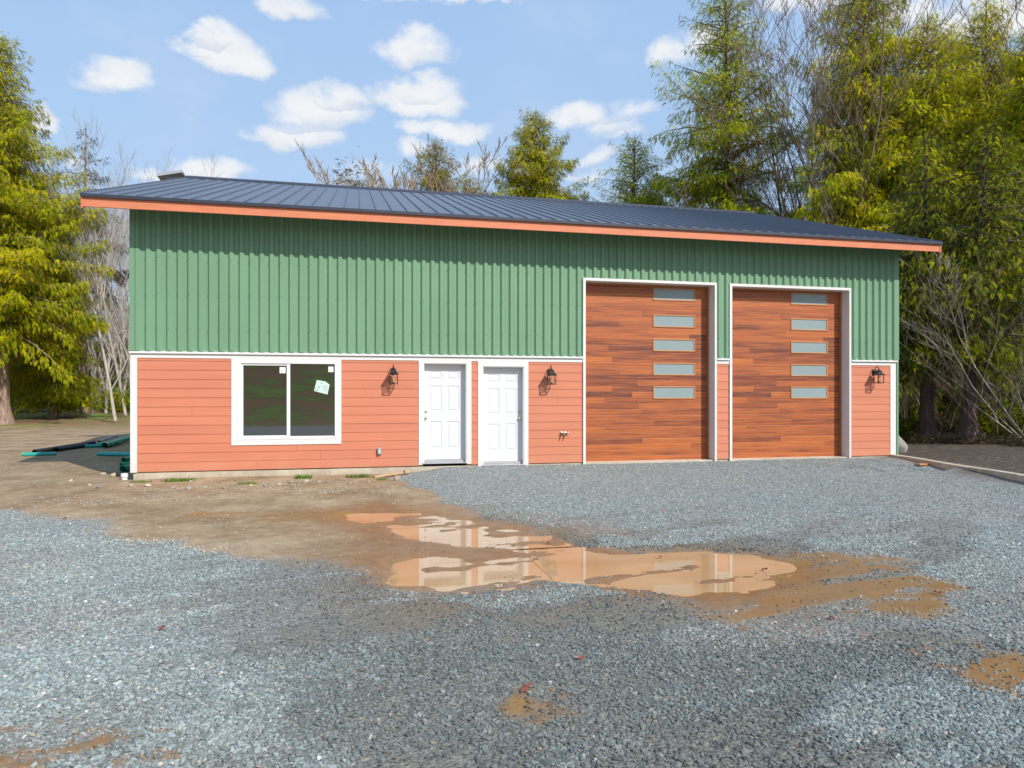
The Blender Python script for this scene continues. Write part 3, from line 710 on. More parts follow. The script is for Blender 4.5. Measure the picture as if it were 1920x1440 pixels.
for s in (1, -1):
    A = (lambda y: y) if s == 1 else (lambda y: BD-y)
    mb.face([(RX0+.03, A(-OV+.04), EZ-.05), (RX1-.03, A(-OV+.04), EZ-.05), (RX1-.03, RY, RZ-.05), (RX0+.03, RY, RZ-.05)])
    x = RX0+.35
    while x < RX1-.1:
        v = [(x-.02, A(-OV+.04)), (x+.02, A(-OV+.04))]
        mb.face([(x-.02, A(-OV+.04), 5.10), (x-.02, A(-OV+.04), EZ-.064), (x-.02, A(-.04), EZ-.064+.63*SL), (x-.02, A(-.04), 5.10+.63*SL)])
        mb.face([(x+.02, A(-OV+.04), 5.10), (x+.02, A(-OV+.04), EZ-.064), (x+.02, A(-.04), EZ-.064+.63*SL), (x+.02, A(-.04), 5.10+.63*SL)])
        mb.face([(x-.02, A(-OV+.04), 5.10), (x+.02, A(-OV+.04), 5.10), (x+.02, A(-.04), 5.10+.63*SL), (x-.02, A(-.04), 5.10+.63*SL)])
        x += .61
part(mb, 'soffit', m_soffit)
# tilted hood sticking out at the ridge
Mh = Matrix.Translation((-1.10, RY+.3, RZ+.13)) @ Matrix.Rotation(math.radians(-13), 4, 'Y') @ Matrix.Rotation(math.radians(-3), 4, 'X')
mb = MB(); mb.box(-.36, .34, -.22, .22, -.04, .04, 0, Mh); hood = part(mb, 'ridge_hood', m_grey)
mb = MB(); mb.box(-1.2, .1, RY+.1, RY+.22, RZ-.14, RZ+.03); part(mb, 'ridge_beam', m_dark)
# window
wf = MB(); 
wf.box(1.817, 1.945, -.030, -.002, .668, SZ); wf.box(3.845, 3.923, -.030, -.002, .668, SZ); wf.box(1.945, 3.845, -.030, -.002, .668, .775); wf.box(1.945, 3.845, -.030, -.002, 2.335, SZ)
win = part(wf, 'window', m_white, bevel=.003)
mb = MB()
mb.box(1.945, 2.0, -.036, .06, .775, 2.335); mb.box(3.795, 3.845, -.036, .06, .775, 2.335); mb.box(2.0, 3.795, -.036, .06, .775, .815); mb.box(2.0, 3.795, -.036, .06, 2.29, 2.335)
mb.box(2.0, 2.035, -.012, .05, .815, 2.29); mb.box(2.035, 2.86, -.012, .05, .815, .855); mb.box(2.035, 2.86, -.012, .05, 2.25, 2.29); mb.box(2.86, 2.925, -.024, .05, .815, 2.29)
mb.box(2.925, 3.795, .0, .05, .815, .835)
part(mb, 'window_frame', m_vinyl, win, bevel=.004)
for a, b, c, d in ((2.03, 2.862, .85, 2.255), (2.923, 3.797, .833, 2.292)):
    mb = MB(); mb.box(a, b, .026, .034, c, d); part(mb, 'pane', m_glass, win)
for a, z in ((2.72, 2.10), (3.665, 2.13)):
    mb = MB(); mb.box(a, a+.115, .022, .0255, z, z+.125, 0); mb.box(a+.03, a+.04, .0212, .022, z+.02, z+.055, 1); st_ = part(mb, 'sticker', [m_paper, m_ink], win)
    tag(st_, 'small square white sticker')
mb = MB(); Ml = Matrix.Translation((3.535, .024, 1.83)) @ Matrix.Rotation(math.radians(6), 4, 'Y')
pts = [(-.14, -.10), (.13, -.145), (.15, .06), (.06, .115), (-.11, .125)]
mb.face([tuple(Ml @ Vector((x, -.002, z))) for x, z in pts])
mb.box(-.12, -.06, -.003, -.0022, -.085, -.068, 2, Ml); mb.box(-.09, -.03, -.003, -.0022, -.02, -.010, 1, Ml); mb.box(-.035, -.028, -.003, -.0022, -.02, .02, 1, Ml); mb.box(-.02, -.005, -.003, -.0022, .06, .085, 1, Ml)
for q in range(6): mb.box(.03, .12, -.003, -.0022, .03-.022*q, .033-.022*q, 1, Ml)
tag(part(mb, 'sticker', [m_paperg, m_ink, m_inkg], win), 'larger tilted pale paper label with green mark')
# entry doors
def entry(o, trims, knobs):
    x0, x1, z0, z1 = o
    mb = MB()
    for t in trims: mb.box(*t)
    mb.box(x0-.002, x0+.022, -.02, .17, z0+.0, z1+.0); mb.box(x1-.022, x1+.002, -.02, .17, z0+.0, z1+.0); mb.box(x0+.022, x1-.022, -.02, .17, z1-.004, z1+.02)
    casing = MB(); casing.v, casing.f, casing.mi = mb.v, mb.f, mb.mi
    df = part(casing, 'door_casing', m_white, bevel=.002)
    s0, s1, t0, t1 = x0+.024, x1-.024, z0+.075, z1-.006; w = s1-s0; h = t1-t0; Y = .13
    mb = MB(); cols = [(s0+.135*w, s0+.43*w), (s0+.57*w, s0+.865*w)]
    rows = [(t0+.115*h, t0+.40*h), (t0+.505*h, t0+.775*h), (t0+.84*h, t0+.925*h)]
    xb = [s0, cols[0][0], cols[0][1], cols[1][0], cols[1][1], s1]; zb = [t0, rows[0][0], rows[0][1], rows[1][0], rows[1][1], rows[2][0], rows[2][1], t1]
    for i in range(5):
        for j in range(7):
            a, b, c, d = xb[i], xb[i+1], zb[j], zb[j+1]
            if i in (1, 3) and j in (1, 3, 5):
                rings = [(0, 0), (.008, .011), (.020, .012), (.050, .003)]
                for (p, dp), (q, dq) in zip(rings[:-1], rings[1:]):
                    A = [(a+p, Y+dp, c+p), (b-p, Y+dp, c+p), (b-p, Y+dp, d-p), (a+p, Y+dp, d-p)]; Bq = [(a+q, Y+dq, c+q), (b-q, Y+dq, c+q), (b-q, Y+dq, d-q), (a+q, Y+dq, d-q)]
                    for k in range(4): mb.face([A[k], A[(k+1) % 4], Bq[(k+1) % 4], Bq[k]])
                mb.face(Bq)
            else: mb.face([(a, Y, c), (b, Y, c), (b, Y, d), (a, Y, d)])
    mb.box(s0, s1, Y+.014, Y+.045, t0, t1)
    dr = part(mb, 'entry_door', m_door)
    kx, kz, dz = knobs
    for z, r, nm in ((dz, .027, 'deadbolt'), (kz, .028, 'door_knob')):
        k = MB()
        if nm == 'deadbolt': pr = [(0, .026), (.020, .026), (.026, .020), (.028, .006), (.032, .004), (.032, 0)]
        else: pr = [(0, .062), (.016, .061), (.025, .052), (.028, .042), (.024, .030), (.012, .022), (.011, .010), (.031, .008), (.033, 0)]
        k.lathe(pr, n=18); Mk = Matrix.Translation((kx, Y, z)) @ Matrix.Rotation(math.pi/2, 4, 'X')
        k.v = [tuple(Mk @ Vector(p)) for p in k.v]; part(k, nm, m_nickel, dr, smooth=True)
    th = MB(); th.box(x0-.01, x1+.01, -.055, .12, z0-.0, z0+.022); th.box(x0+.024, x1-.024, .06, .15, z0+.022, z0+.068); part(th, 'threshold', m_silver, bevel=.003)
entry(D1, [(5.49, 5.59, -.030, -.0015, .20, SZ), (6.50, 6.602, -.030, -.0015, .20, SZ), (5.59, 6.50, -.030, -.0015, 2.325, SZ)], (5.655, 1.178, 1.316))
entry(D2, [(6.742, 6.845, -.030, -.0015, .135, SZ), (7.75, 7.846, -.030, -.0015, .135, SZ), (6.845, 7.75, -.030, -.0015, 2.272, SZ)], (7.675, 1.15, 1.29))
# garage doors
def gdoor(G, wx0, wx1):
    x0, x1, z0, z1 = G; Y = .26
    cs = MB(); e = .055
    cs.box(x0-.06, x0-.0, -.048, .30, .10, z1+.06); cs.box(x1, x1+.05, -.048, .30, .10, z1+.06); cs.box(x0, x1, -.048, .30, z1, z1+.06)
    part(cs, 'garage_door_casing', m_white, bevel=.003)
    st = MB(); st.box(x0+.002, x0+.045, Y-.035, Y-.004, z0, z1-.002); st.box(x1-.05, x1-.002, Y-.035, Y-.004, z0, z1-.002); st.box(x0+.045, x1-.05, Y-.035, Y-.004, z1-.045, z1-.002)
    part(st, 'door_stop', m_stop, bevel=.003)
    rows = [(3.832, 4.125), (3.217, 3.51), (2.663, 2.956), (2.110, 2.403), (1.570, 1.863)]
    mb = MB(); w = x1-x0; zb = [.0] + sorted([q for r in rows for q in r]) ; 
    def panel(a, b, c, d): mb.box(a, b, Y, Y+.04, c, d)
    ox, oz = x0, z0; sec = (z1-z0)/8
    bt = z0; mb2 = MB()
    # slab pieces round the windows
    hs = sorted(rows); z = z0
    panel(x0+.002, wx0, z0+.02, z1-.002); panel(wx1, x1-.002, z0+.02, z1-.002); z = z0+.02
    for c, d in hs: panel(wx0, wx1, z, c); z = d
    panel(wx0, wx1, z, z1-.002)
    mb.v = [(x-x0, y, zz-z0) for x, y, zz in mb.v]
    dr = part(mb, 'garage_door', m_wood, loc=(x0, 0, z0))
    for c, d in rows:
        f = MB(); c2, d2 = c-z0, d-z0; a, b = wx0-x0, wx1-x0; t = .028
        f.box(a, a+t, Y-.016, Y+.02, c2, d2); f.box(b-t, b, Y-.016, Y+.02, c2, d2); f.box(a+t, b-t, Y-.016, Y+.02, c2, c2+t); f.box(a+t, b-t, Y-.016, Y+.02, d2-t, d2)
        part(f, 'window_frame', m_frameT, dr, bevel=.003)
        g = MB(); g.box(a+t-.004, b-t+.004, Y-.002, Y+.012, c2+t-.004, d2-t+.004); part(g, 'pane', m_frost, dr)
    s = MB(); s.box(.004, x1-x0-.004, Y-.008, Y+.03, -.01, .02); part(s, 'bottom_seal', m_white, dr)
gdoor(G1, 10.86, 11.91); gdoor(G2, 14.42, 15.43)

# ---------------------------------------------------------------- wall lanterns and fittings
def lantern(x, z, label):
    t = thing('wall_lantern', label, 'lamp', (x, -.02, z), 0, 'black wall lanterns on the coral siding')
    m = MB(); m.lathe([(0, .022), (.035, .022), (.05, .012), (.055, 0)], n=20); Mk = Matrix.Rotation(math.pi/2, 4, 'X') @ Matrix.Diagonal((1, 1.5, 1, 1))
    m.v = [tuple(Vector(Mk @ Vector(p)) + Vector((0, 0, .27))) for p in m.v]; m.build('backplate', m_black, t, smooth=True)
    m = MB(); pts = []
    for k in range(15):
        a = math.pi*(1.05-1.15*k/14); pts.append((0, -.095+.075*math.cos(a)*-1*-1, .36+.065*math.sin(a)))
    pts = [(0, -.015, .27), (0, -.05, .265), (0, -.07, .30)] + [(0, -.11-.055*math.cos(math.pi*(1-k/10)), .345+.062*math.sin(math.pi*(1-k/10))) for k in range(0, 13)]
    m.tube(pts, .0085, 8); m.build('arm', m_black, t, smooth=True)
    cy = -.17
    m = MB()   # flared square hood
    pr = [(.105, .205), (.100, .212), (.060, .245), (.050, .262), (.047, .30), (.020, .322), (.012, .335), (.014, .35), (0.001, .352)]
    for (r0, z0), (r1, z1) in zip(pr[:-1], pr[1:]):
        q = lambda r, z: [(-r, cy-r, z), (r, cy-r, z), (r, cy+r, z), (-r, cy+r, z)]
        A, Bq = q(r0, z0), q(r1, z1)
        for k in range(4): m.face([A[k], A[(k+1) % 4], Bq[(k+1) % 4], Bq[k]])
    m.face([(-.105, cy+.105, .205), (.105, cy+.105, .205), (.105, cy-.105, .205), (-.105, cy-.105, .205)]); m.build('hood', m_black, t)
    m = MB(); r0, r1 = .068, .074; w = .0065
    for sx in (-1, 1):
        for sy in (-1, 1): m.box(sx*r1-w, sx*r1+w, cy+sy*r1-w, cy+sy*r1+w, .0, .206)
    for zz in (.0, .196):
        m.box(-r1+w, r1-w, cy-r1-w, cy-r1+w, zz, zz+.012); m.box(-r1+w, r1-w, cy+r1-w, cy+r1+w, zz, zz+.012); m.box(-r1-w, -r1+w, cy-r1+w, cy+r1-w, zz, zz+.012); m.box(r1-w, r1+w, cy-r1+w, cy+r1-w, zz, zz+.012)
    m.box(-.02, .02, cy-.02, cy+.02, .012, .045); m.box(-r1, r1, cy-.006, cy+.006, .003, .012); m.build('cage', m_black, t)
    m = MB(); r = .066
    m.face([(-r, cy-r, .012), (r, cy-r, .012), (r, cy-r, .196), (-r, cy-r, .196)]); m.face([(r, cy-r, .012), (r, cy+r, .012), (r, cy+r, .196), (r, cy-r, .196)]); m.face([(-r, cy+r, .012), (-r, cy-r, .012), (-r, cy-r, .196), (-r, cy+r, .196)])
    m.build('glass', m_clear, t)
    m = MB(); m.lathe([(.013, .045), (.014, .062), (.024, .09), (.022, .115), (.010, .15), (.001, .168)], (0, cy, 0), 14); m.build('bulb', m_amber, t, smooth=True)
    return t
lantern(4.965, 1.885, 'black wall lantern right of the window, on the coral siding beside the left white door')
lantern(8.32, 1.885, 'black wall lantern on the coral siding between the right white door and first garage door')
lantern(16.50, 1.94, 'black wall lantern on the narrow coral siding panel at the right end of the building')
t = thing('outlet_cover', 'grey weatherproof outlet box low on the coral siding left of the entry doors', 'outlet box', (4.682, -.018, .43))
m = MB(); m.box(-.042, .042, -.022, .0, 0, .145); m.build('base', m_grey, t, bevel=.006)
m = MB(); m.box(-.036, .036, -.062, -.022, .008, .137, 0); m.build('lid', m_grey, t, bevel=.014)
m = MB(); m.box(-.018, .018, -.066, -.0625, .03, .11); m.build('clear_window', mat('pale_plastic', col=(.6, .62, .66), rough=.3), t, bevel=.004)
t = thing('hose_tap', 'double brass hose tap on the coral siding by the first garage door', 'tap', (8.64, -.018, .80))
m = MB(); m.box(-.07, .11, -.03, 0, -.0, .055); m.tube([(-.02, -.02, .03), (-.02, -.10, .03), (-.02, -.13, -.01)], [.016, .016, .012], 10); m.tube([(.06, -.02, .03), (.06, -.10, .03), (.06, -.13, -.01)], [.016, .016, .012], 10); m.build('body', m_nickel, t, bevel=.003)
for sx in (-.02, .06):
    m = MB(); m.tube([(sx, -.09, .03), (sx, -.09, .065)], .006, 8); m.lathe([(.001, .075), (.028, .074), (.030, .068), (.028, .062), (.001, .061)], (sx, -.09, 0), 12); m.build('valve_handle', m_red, t, smooth=True)

# ---------------------------------------------------------------- curb, boulders, oddments
L = math.hypot(CURB1[0]-CURB0[0], CURB1[1]-CURB0[1]); ang = math.atan2(CURB1[1]-CURB0[1], CURB1[0]-CURB0[0])
m = MB(); n = 40
for i in range(n):
    a, b = L*i/n, L*(i+1)/n; za = .20-.0*a
    m.box(a, b, .0, .17, -.3, .205+.006*math.sin(a*2.1))
cu = m.build('curb_wall', m_conc, None); cu.location = (CURB0[0], CURB0[1]-.03, 0); cu.rotation_euler = (0, 0, ang)
tag(cu, 'low pale concrete retaining curb running out from the right end of the building', 'curb')
def rock(name, loc, s, label, group=None, m_=m_rock, seed=0, cat='rock'):
    r = random.Random(seed); bm = MB(); import bmesh
    b2 = bmesh.new(); bmesh.ops.create_icosphere(b2, subdivisions=3, radius=1)
    ph = [Vector((r.uniform(-1, 1), r.uniform(-1, 1), r.uniform(-1, 1))).normalized() for _ in range(11)]; dd = [r.uniform(.55, .95) for _ in ph]
    for v in b2.verts:
        c = v.co.copy()
        for p_, d_ in zip(ph, dd):
            k = c.dot(p_)
            if k > d_: c -= p_*(k-d_)*.9
        v.co = Vector((c.x*s[0], c.y*s[1], c.z*s[2]))
    me = bpy.data.meshes.new(name); b2.to_mesh(me); b2.free(); me.materials.append(m_)
    me.polygons.foreach_set('use_smooth', [True]*len(me.polygons))
    o = bpy.data.objects.new(name, me); COL.objects.link(o); o.location = loc; o.rotation_euler = (0, 0, r.uniform(0, 6)); return tag(o, label, cat, group)
def gh(x, y): return float(height(np.array([float(x)]), np.array([float(y)]))[0])
rock('boulder', (17.95, .9, .35), (.30, .28, .36), 'grey boulder behind the right corner of the building above the curb', None, m_rockg, 3, 'boulder')
rock('boulder', (16.6, -5.9, .25), (.22, .2, .15), 'small grey boulder on the dark soil bank beyond the curb', None, m_rockg, 5, 'boulder')
RK = [(.55,-.95,.07),(1.05,-1.25,.05),(1.35,-1.45,.06),(1.62,-1.35,.05),(1.95,-1.5,.045),(2.35,-1.25,.05),(2.62,-1.4,.06),(2.85,-1.3,.055),(3.1,-1.45,.05),(3.55,-1.1,.05),(3.3,-1.0,.07),(3.02,-.95,.075),(4.1,-1.35,.05),(4.45,-1.2,.04),(4.9,-.95,.05),(.25,-.8,.06),(-.25,-.9,.05),(-.5,-.6,.045),(-1.1,.2,.05),(-.55,.9,.09),(-.9,1.3,.06),(1.2,-.55,.035),(2.0,-.6,.035),(-1.9,-1.6,.04),(-.7,-2.1,.05),(.9,-2.2,.04),(2.2,-2.3,.035),(3.9,-2.1,.035)]
ORD = 'leftmost,second,third,fourth,fifth,sixth,seventh,eighth,ninth,tenth,eleventh,twelfth,thirteenth,fourteenth,fifteenth,sixteenth,seventeenth,eighteenth,nineteenth,twentieth,twenty first,twenty second,twenty third,twenty fourth,twenty fifth,twenty sixth,twenty seventh,twenty eighth'.split(',')
RK.sort()
for i, (x, y, s) in enumerate(RK):
    rock('rock', (x, y, gh(x, y)+s*.25), (s*1.1, s*.85, s*.6), ('buff' if i % 3 else 'grey')+' stone, '+ORD[i]+(' from the left' if i else '')+' of those along the left wall foot', 'stones lying along the foot of the left wall', m_rock if i % 3 else m_rockg, 20+i)
m = MB(); m.box(-.33, .33, -.045, .045, -.02, .02); m.box(.36, .46, -.06, .03, -.025, .03)
o = m.build('lumber_offcut', m_lumber, None, bevel=.003); o.location = (4.85, -.42, .065); o.rotation_euler = (0, math.radians(-4), math.radians(28)); tag(o, 'broken pine board lying on the dirt against the foundation left of the doors', 'board')
m = MB(); m.box(-.30, .30, -.07, .07, -.018, .018)
o = m.build('lumber_offcut', mat('reddish_board', varied((.50, .22, .11), .15, 3)), None, bevel=.003); o.location = (16.55, -1.55, .125); o.rotation_euler = (0, math.radians(2), math.radians(12)); tag(o, 'short reddish board lying on the gravel beside the concrete curb', 'board')
m = MB(); m.box(-.06, .06, -.04, .05, -.03, .05)
o = m.build('concrete_chunk', m_rock, None, bevel=.01); o.location = (5.0, -.98, gh(5, -.98)+.03); tag(o, 'squarish pale stone chunk at the edge of the gravel left of the doors', 'rock')
# white cap pipe at the left corner
t = thing('drain_riser', 'white capped drain pipe standing at the left corner of the foundation', 'pipe', (-.14, .12, -.02))
m = MB(); m.tube([(0, 0, 0), (0, 0, .13)], .055, 20); m.build('pipe', m_vinyl, t, smooth=False)
m = MB(); m.lathe([(.066, .10), (.066, .16), (.058, .172), (.001, .173)], n=20); m.build('cap', m_vinyl, t)
def pipe(p, q, r, m_, label, group='lengths of pipe left on the dirt beside the building', corr=False, zz=None):
    p = np.array(p, float); q = np.array(q, float); c = (p+q)/2; n = max(2, int(np.linalg.norm(q-p)/.03)) if corr else 6
    pts = [p+(q-p)*k/n - c + np.array([0, 0, -.0]) for k in range(n+1)]
    m = MB(); rr = [r*(1+(.07 if k % 2 else -.05)) for k in range(n+1)] if corr else [r]*(n+1)
    m.tube([tuple(a) for a in pts], rr, 14, cap=False)
    m.tube([tuple(a) for a in pts][::-1], [a*.88 for a in rr][::-1], 14, cap=False)
    for e in (pts[0], pts[-1]): pass
    o = m.build('drain_pipe', m_, None, smooth=True); o.location = c; return tag(o, label, 'pipe', group)
def g3(x, y, r): return (x, y, gh(x, y)+r)
pipe(g3(-4.44, 6.34, .045), g3(-3.74, 6.52, .045), .045, m_pipet, 'teal pipe farthest left in front of the long black pipe')
pipe(g3(-4.6, 6.6, .04), g3(-3.9, 6.85, .04), .04, m_pipeg, 'green pipe just behind the farthest left teal pipe')
pipe(g3(-4.5, 7.1, .06), g3(-4.25, 10.8, .06), .065, m_pipeb, 'long black corrugated drain pipe lying among the green pipes', corr=True)
pipe(g3(-4.25, 7.9, .06), g3(-4.05, 9.6, .06), .06, m_pipeb, 'shorter black corrugated drain pipe beside the long one', corr=True)
pipe(g3(-4.0, 9.3, .05), g3(-3.3, 9.6, .05), .05, m_pipet, 'teal pipe lying in front of the bright green pipe')
pipe(g3(-3.95, 10.2, .06), g3(-3.35, 10.5, .06), .055, m_pipeg, 'short green pipe beside the end of the long black pipe')
pipe(g3(-3.35, 9.0, .09), g3(-3.75, 13.6, .12), .085, m_pipeg, 'bright green pipe angled toward the building, end open')
pipe(g3(-4.1, 10.8, .10), g3(-4.4, 13.6, .14), .04, m_grey, 'thin grey pipe lying behind the teal and short green pipes')
pipe(g3(-3.3, 12.0, .06), g3(-2.9, 13.0, .06), .04, m_grey, 'short grey pipe close to the far end of the bright green pipe')
pipe(g3(-2.6, 6.15, .05), g3(-1.55, 5.75, .05), .05, m_pipet, 'lower teal pipe lying alone near the building')
pipe(g3(-2.55, 6.4, .05), g3(-1.5, 6.0, .05), .045, m_pipeg, 'green pipe just behind the lower teal pipe')
pipe(g3(-1.95, 7.4, .06), g3(-1.75, 8.6, .06), .06, m_pipet, 'teal pipe end showing beside the left wall')
pipe(g3(-1.35, 4.1, .06), g3(-1.1, 4.9, .06), .065, m_pipeg, 'stubby green pipe near the left wall')
pipe(g3(-1.05, 2.9, .05), g3(-.6, 3.4, .05), .05, m_pipeg, 'short green pipe behind the open ended teal pipe')
pipe(g3(-.62, 1.6, .07), g3(-.35, 2.7, .07), .07, m_pipet, 'open ended teal pipe nearest the white drain cap')
# leaves
for i, (x, y, o_, lb) in enumerate([(8.45,-5.51,1,'orange dead leaf farther of the close pair on the gravel before the second wooden door'),(8.24,-6.17,1,'orange dead leaf nearer of the close pair on the gravel before the second wooden door'),
        (5.15,-10.8,0,'dark red dead leaf in the near foreground at the left of the small silt patch'),(5.6,-10.44,0,'largest dark red dead leaf on the wet gravel below the puddles'),(.47,-4.35,0,'dark dead leaf at the left where mud meets the front gravel'),
        (6.35,-7.01,0,'dark dead leaf in the small round pool between the two main puddles'),(8.9,-9.75,0,'dark leaf on the mustard silt patch near the right edge'),(7.6,-10.15,0,'red leaf on the silt just below the long right puddle'),
        (7.3,-7.9,0,'dark leaf floating near the far shore of the long right puddle'),(8.05,-8.6,0,'dark leaf at the right end of the long right puddle'),(2.9,-9.3,0,'small red leaf alone on the dry gravel at the left foreground'),(4.3,-8.4,1,'orange leaf on gravel just left of the middle puddle')]):
    m = MB(); r = random.Random(i); s = r.uniform(.022, .034); ring = []
    for k in range(11):
        a = 2*math.pi*k/11; rr = s*(1.0 if k % 2 == 0 else .5); ring.append((rr*math.cos(a)*1.3, rr*math.sin(a)*.8, .012*math.sin(a*2+i)+.006))
    for k in range(11): m.face([(0, 0, .012), ring[k], ring[(k+1) % 11]])
    o = m.build('dead_leaf', m_leafo if o_ else m_leaf, None); o.location = (x, y, max(gh(x, y), WL)+.018); o.rotation_euler = (r.uniform(-.4, .4), r.uniform(-.4, .4), r.uniform(0, 6))
    tag(o, lb, 'leaf', 'orange dead leaves on the gravel' if o_ else 'dark red dead leaves on the yard')

# ---------------------------------------------------------------- vegetation
def mesh_tris(name, V, Fq, tint, m_, parent=None):
    """V (n,3), Fq (k,4) quads, tint (n,3)"""
    me = bpy.data.meshes.new(name); me.vertices.add(len(V)); me.vertices.foreach_set('co', V.astype(np.float32).ravel())
    me.loops.add(Fq.size); me.loops.foreach_set('vertex_index', Fq.ravel().astype(np.int32))
    me.polygons.add(len(Fq)); me.polygons.foreach_set('loop_start', np.arange(0, Fq.size, Fq.shape[1], dtype=np.int32)); me.update(calc_edges=True)
    a = me.color_attributes.new('tint', 'FLOAT_COLOR', 'POINT'); a.data.foreach_set('color', np.concatenate([tint, np.ones((len(tint), 1))], 1).astype(np.float32).ravel())
    me.materials.append(m_); o = bpy.data.objects.new(name, me); COL.objects.link(o)
    if parent is not None: o.parent = parent
    return o
def spray_template(npair=6, droop=.55, lw=.075, ll=.42):
    V = []; Q = []
    def quad(p, q, w, n=np.array([0, 0, 1.])):
        d = q-p; s = np.cross(d, n); s /= np.linalg.norm(s)+1e-9; i = len(V)
        mid = p+(q-p)*.45
        V.extend([p, mid-s*w, q, mid+s*w]); Q.append((i, i+1, i+2, i+3))
    sp = lambda t: np.array([t, .05*math.sin(t*4), -droop*t*t])
    quad(sp(0), sp(1.0), .04)
    for k in range(npair):
        t = .08+.80*k/npair; l = ll*(1-.55*t)
        for s in (-1, 1):
            p = sp(t); q = p + np.array([l*.75, s*l*.75, -.30*l - droop*t*l*1.1]); quad(p, q, lw*(1-.4*t))
    return np.array(V), np.array(Q)
TPL = [spray_template(8, .20, .030, .22), spray_template(7, .45, .032, .19), spray_template(8, .05, .030, .27)]
def place_sprays(P, dirs, pitch, roll, size, tint, tpl):
    """P (n,3), dirs yaw, pitch (down), size -> stacked mesh arrays"""
    V0, Q0 = tpl; n = len(P); cy, sy = np.cos(dirs), np.sin(dirs); cp, sp_ = np.cos(pitch), np.sin(pitch); cr, sr = np.cos(roll), np.sin(roll)
    X = np.stack([cy*cp, sy*cp, -sp_], 1); Y0 = np.stack([-sy, cy, 0*cy], 1); Z0 = np.cross(X, Y0)
    Y = Y0*cr[:, None]+Z0*sr[:, None]; Z = np.cross(X, Y)
    V = P[:, None]+size[:, None, None]*(V0[None, :, 0, None]*X[:, None]+V0[None, :, 1, None]*Y[:, None]+V0[None, :, 2, None]*Z[:, None])
    Q = (Q0[None]+(np.arange(n)*len(V0))[:, None, None]).reshape(-1, 4)
    return V.reshape(-1, 3), Q, np.repeat(tint, len(V0), 0)
PAL_CEDAR = np.array([[.45, .41, .006], [.36, .36, .006], [.55, .44, .008], [.20, .25, .006], [.08, .12, .008], [.29, .32, .006]])
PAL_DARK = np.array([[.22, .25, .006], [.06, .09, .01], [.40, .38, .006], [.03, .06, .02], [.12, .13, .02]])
PAL_OLIVE = np.array([[.26, .21, .05], [.30, .24, .06], [.17, .16, .04], [.22, .15, .05], [.12, .13, .03]])
PAL_GREY = np.array([[.12, .10, .07], [.17, .13, .09], [.09, .09, .06]])
def conifer(seed, H, R, zb, nbr, per, size, pal, brown=.05, shape=.85, tr=.30, bark=m_bark, gap=.25, droop=1.0, up=.9, lum=1.0):
    r = np.random.default_rng(seed); tm = MB()
    lean = (r.random(2)-.5)*.02*H
    zs = np.linspace(-.6, H, 14); tm.tube([(lean[0]*(z/H)**2, lean[1]*(z/H)**2, z) for z in zs], [max(.012, tr*(1-.97*max(z, 0)/H)**.85*(1+.55*math.exp(-max(z, 0)/.35))) for z in zs], 10)
    limbs = MB(); Ps = []; Ds = []; Pt = []; Rl = []; Sz = []; Tn = []
    nbr = int(nbr*2.2); size = size*.60
    for i in range(nbr):
        u = (i+r.random())/nbr; h = zb+(H*.985-zb)*u**.92; t = (h-zb)/(H-zb)
        ln = R*((1-t)**shape)*(.35+.75*r.random()**.8)*(1 if r.random() > gap else .6) + .25
        if t < .08: ln *= .75
        az_ = i*2.39996+r.random()*.8; a = .9*up*(r.random()-.3)+.08; bq = (.35+.75*r.random())*droop; cq = .32*droop
        f = lambda s: (lean[0]*(h/H)**2+math.cos(az_)*ln*s, lean[1]*(h/H)**2+math.sin(az_)*ln*s, h+ln*(a*s-bq*s*s+cq*s*s*s)+ln*t*.5*s)
        if ln > .7: limbs.tube([f(s) for s in (0, .25, .5, .75, .95)], [.028*ln**.6*(1-.2), .022*ln**.6, .016*ln**.6, .010*ln**.5, .004], 4, cap=False)
        k = max(5, int(2.5*per*ln*(.6+.4*ln)*(.6+.8*r.random()))); s = .05+.95*r.random(k)**.8
        lat = (r.random(k)*2-1)*.42*ln*(1.08-s)*1.2
        x0 = np.array([f(q) for q in s]); x0[:, 0] += -math.sin(az_)*lat; x0[:, 1] += math.cos(az_)*lat; x0[:, 2] += -.12*np.abs(lat)+(r.random(k)-.6)*.55
        Ps.append(x0); Ds.append(az_+np.sign(lat)*(.3+r.random(k)*.8)); Pt.append(.35+1.0*r.random(k)**.9-.35*t); Rl.append((r.random(k)-.5)*1.4)
        Sz.append(size*(.55+.75*r.random(k))*(.65+.35*(1-t)))
        base = pal[r.integers(0, len(pal), k)]*.62+pal[r.integers(0, len(pal))][None]*.38
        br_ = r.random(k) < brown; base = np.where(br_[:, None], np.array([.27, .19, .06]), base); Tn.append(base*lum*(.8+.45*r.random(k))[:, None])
    P = np.concatenate(Ps); D_ = np.concatenate(Ds); Pi = np.concatenate(Pt); Ro = np.concatenate(Rl); S_ = np.concatenate(Sz); T_ = np.concatenate(Tn)
    outs = []; w = r.integers(0, 3, len(P)); off = 0; VV = []; QQ = []; TT = []
    for j in range(3):
        mk = w == j
        V, Q, Tt = place_sprays(P[mk], D_[mk], Pi[mk], Ro[mk], S_[mk], T_[mk], TPL[j]); VV.append(V); QQ.append(Q+off); TT.append(Tt); off += len(V)
    return tm, limbs, np.concatenate(VV), np.concatenate(QQ), np.concatenate(TT), bark
def tree_from(data, loc, label, cat='tree', name='conifer_tree', group=None, rz=0, sc=1.0):
    tm, limbs, V, Q, T_, bark = data; t = thing(name, label, cat, loc, rz, group); t.scale = (sc, sc, sc) if not hasattr(sc, '__len__') else sc
    tk = tm.build('trunk', bark, t, smooth=True); limbs.build('limbs', bark, tk, smooth=True); mesh_tris('crown', V, Q, T_, m_foli, t); return t
DG = ('trees behind and beside the building')
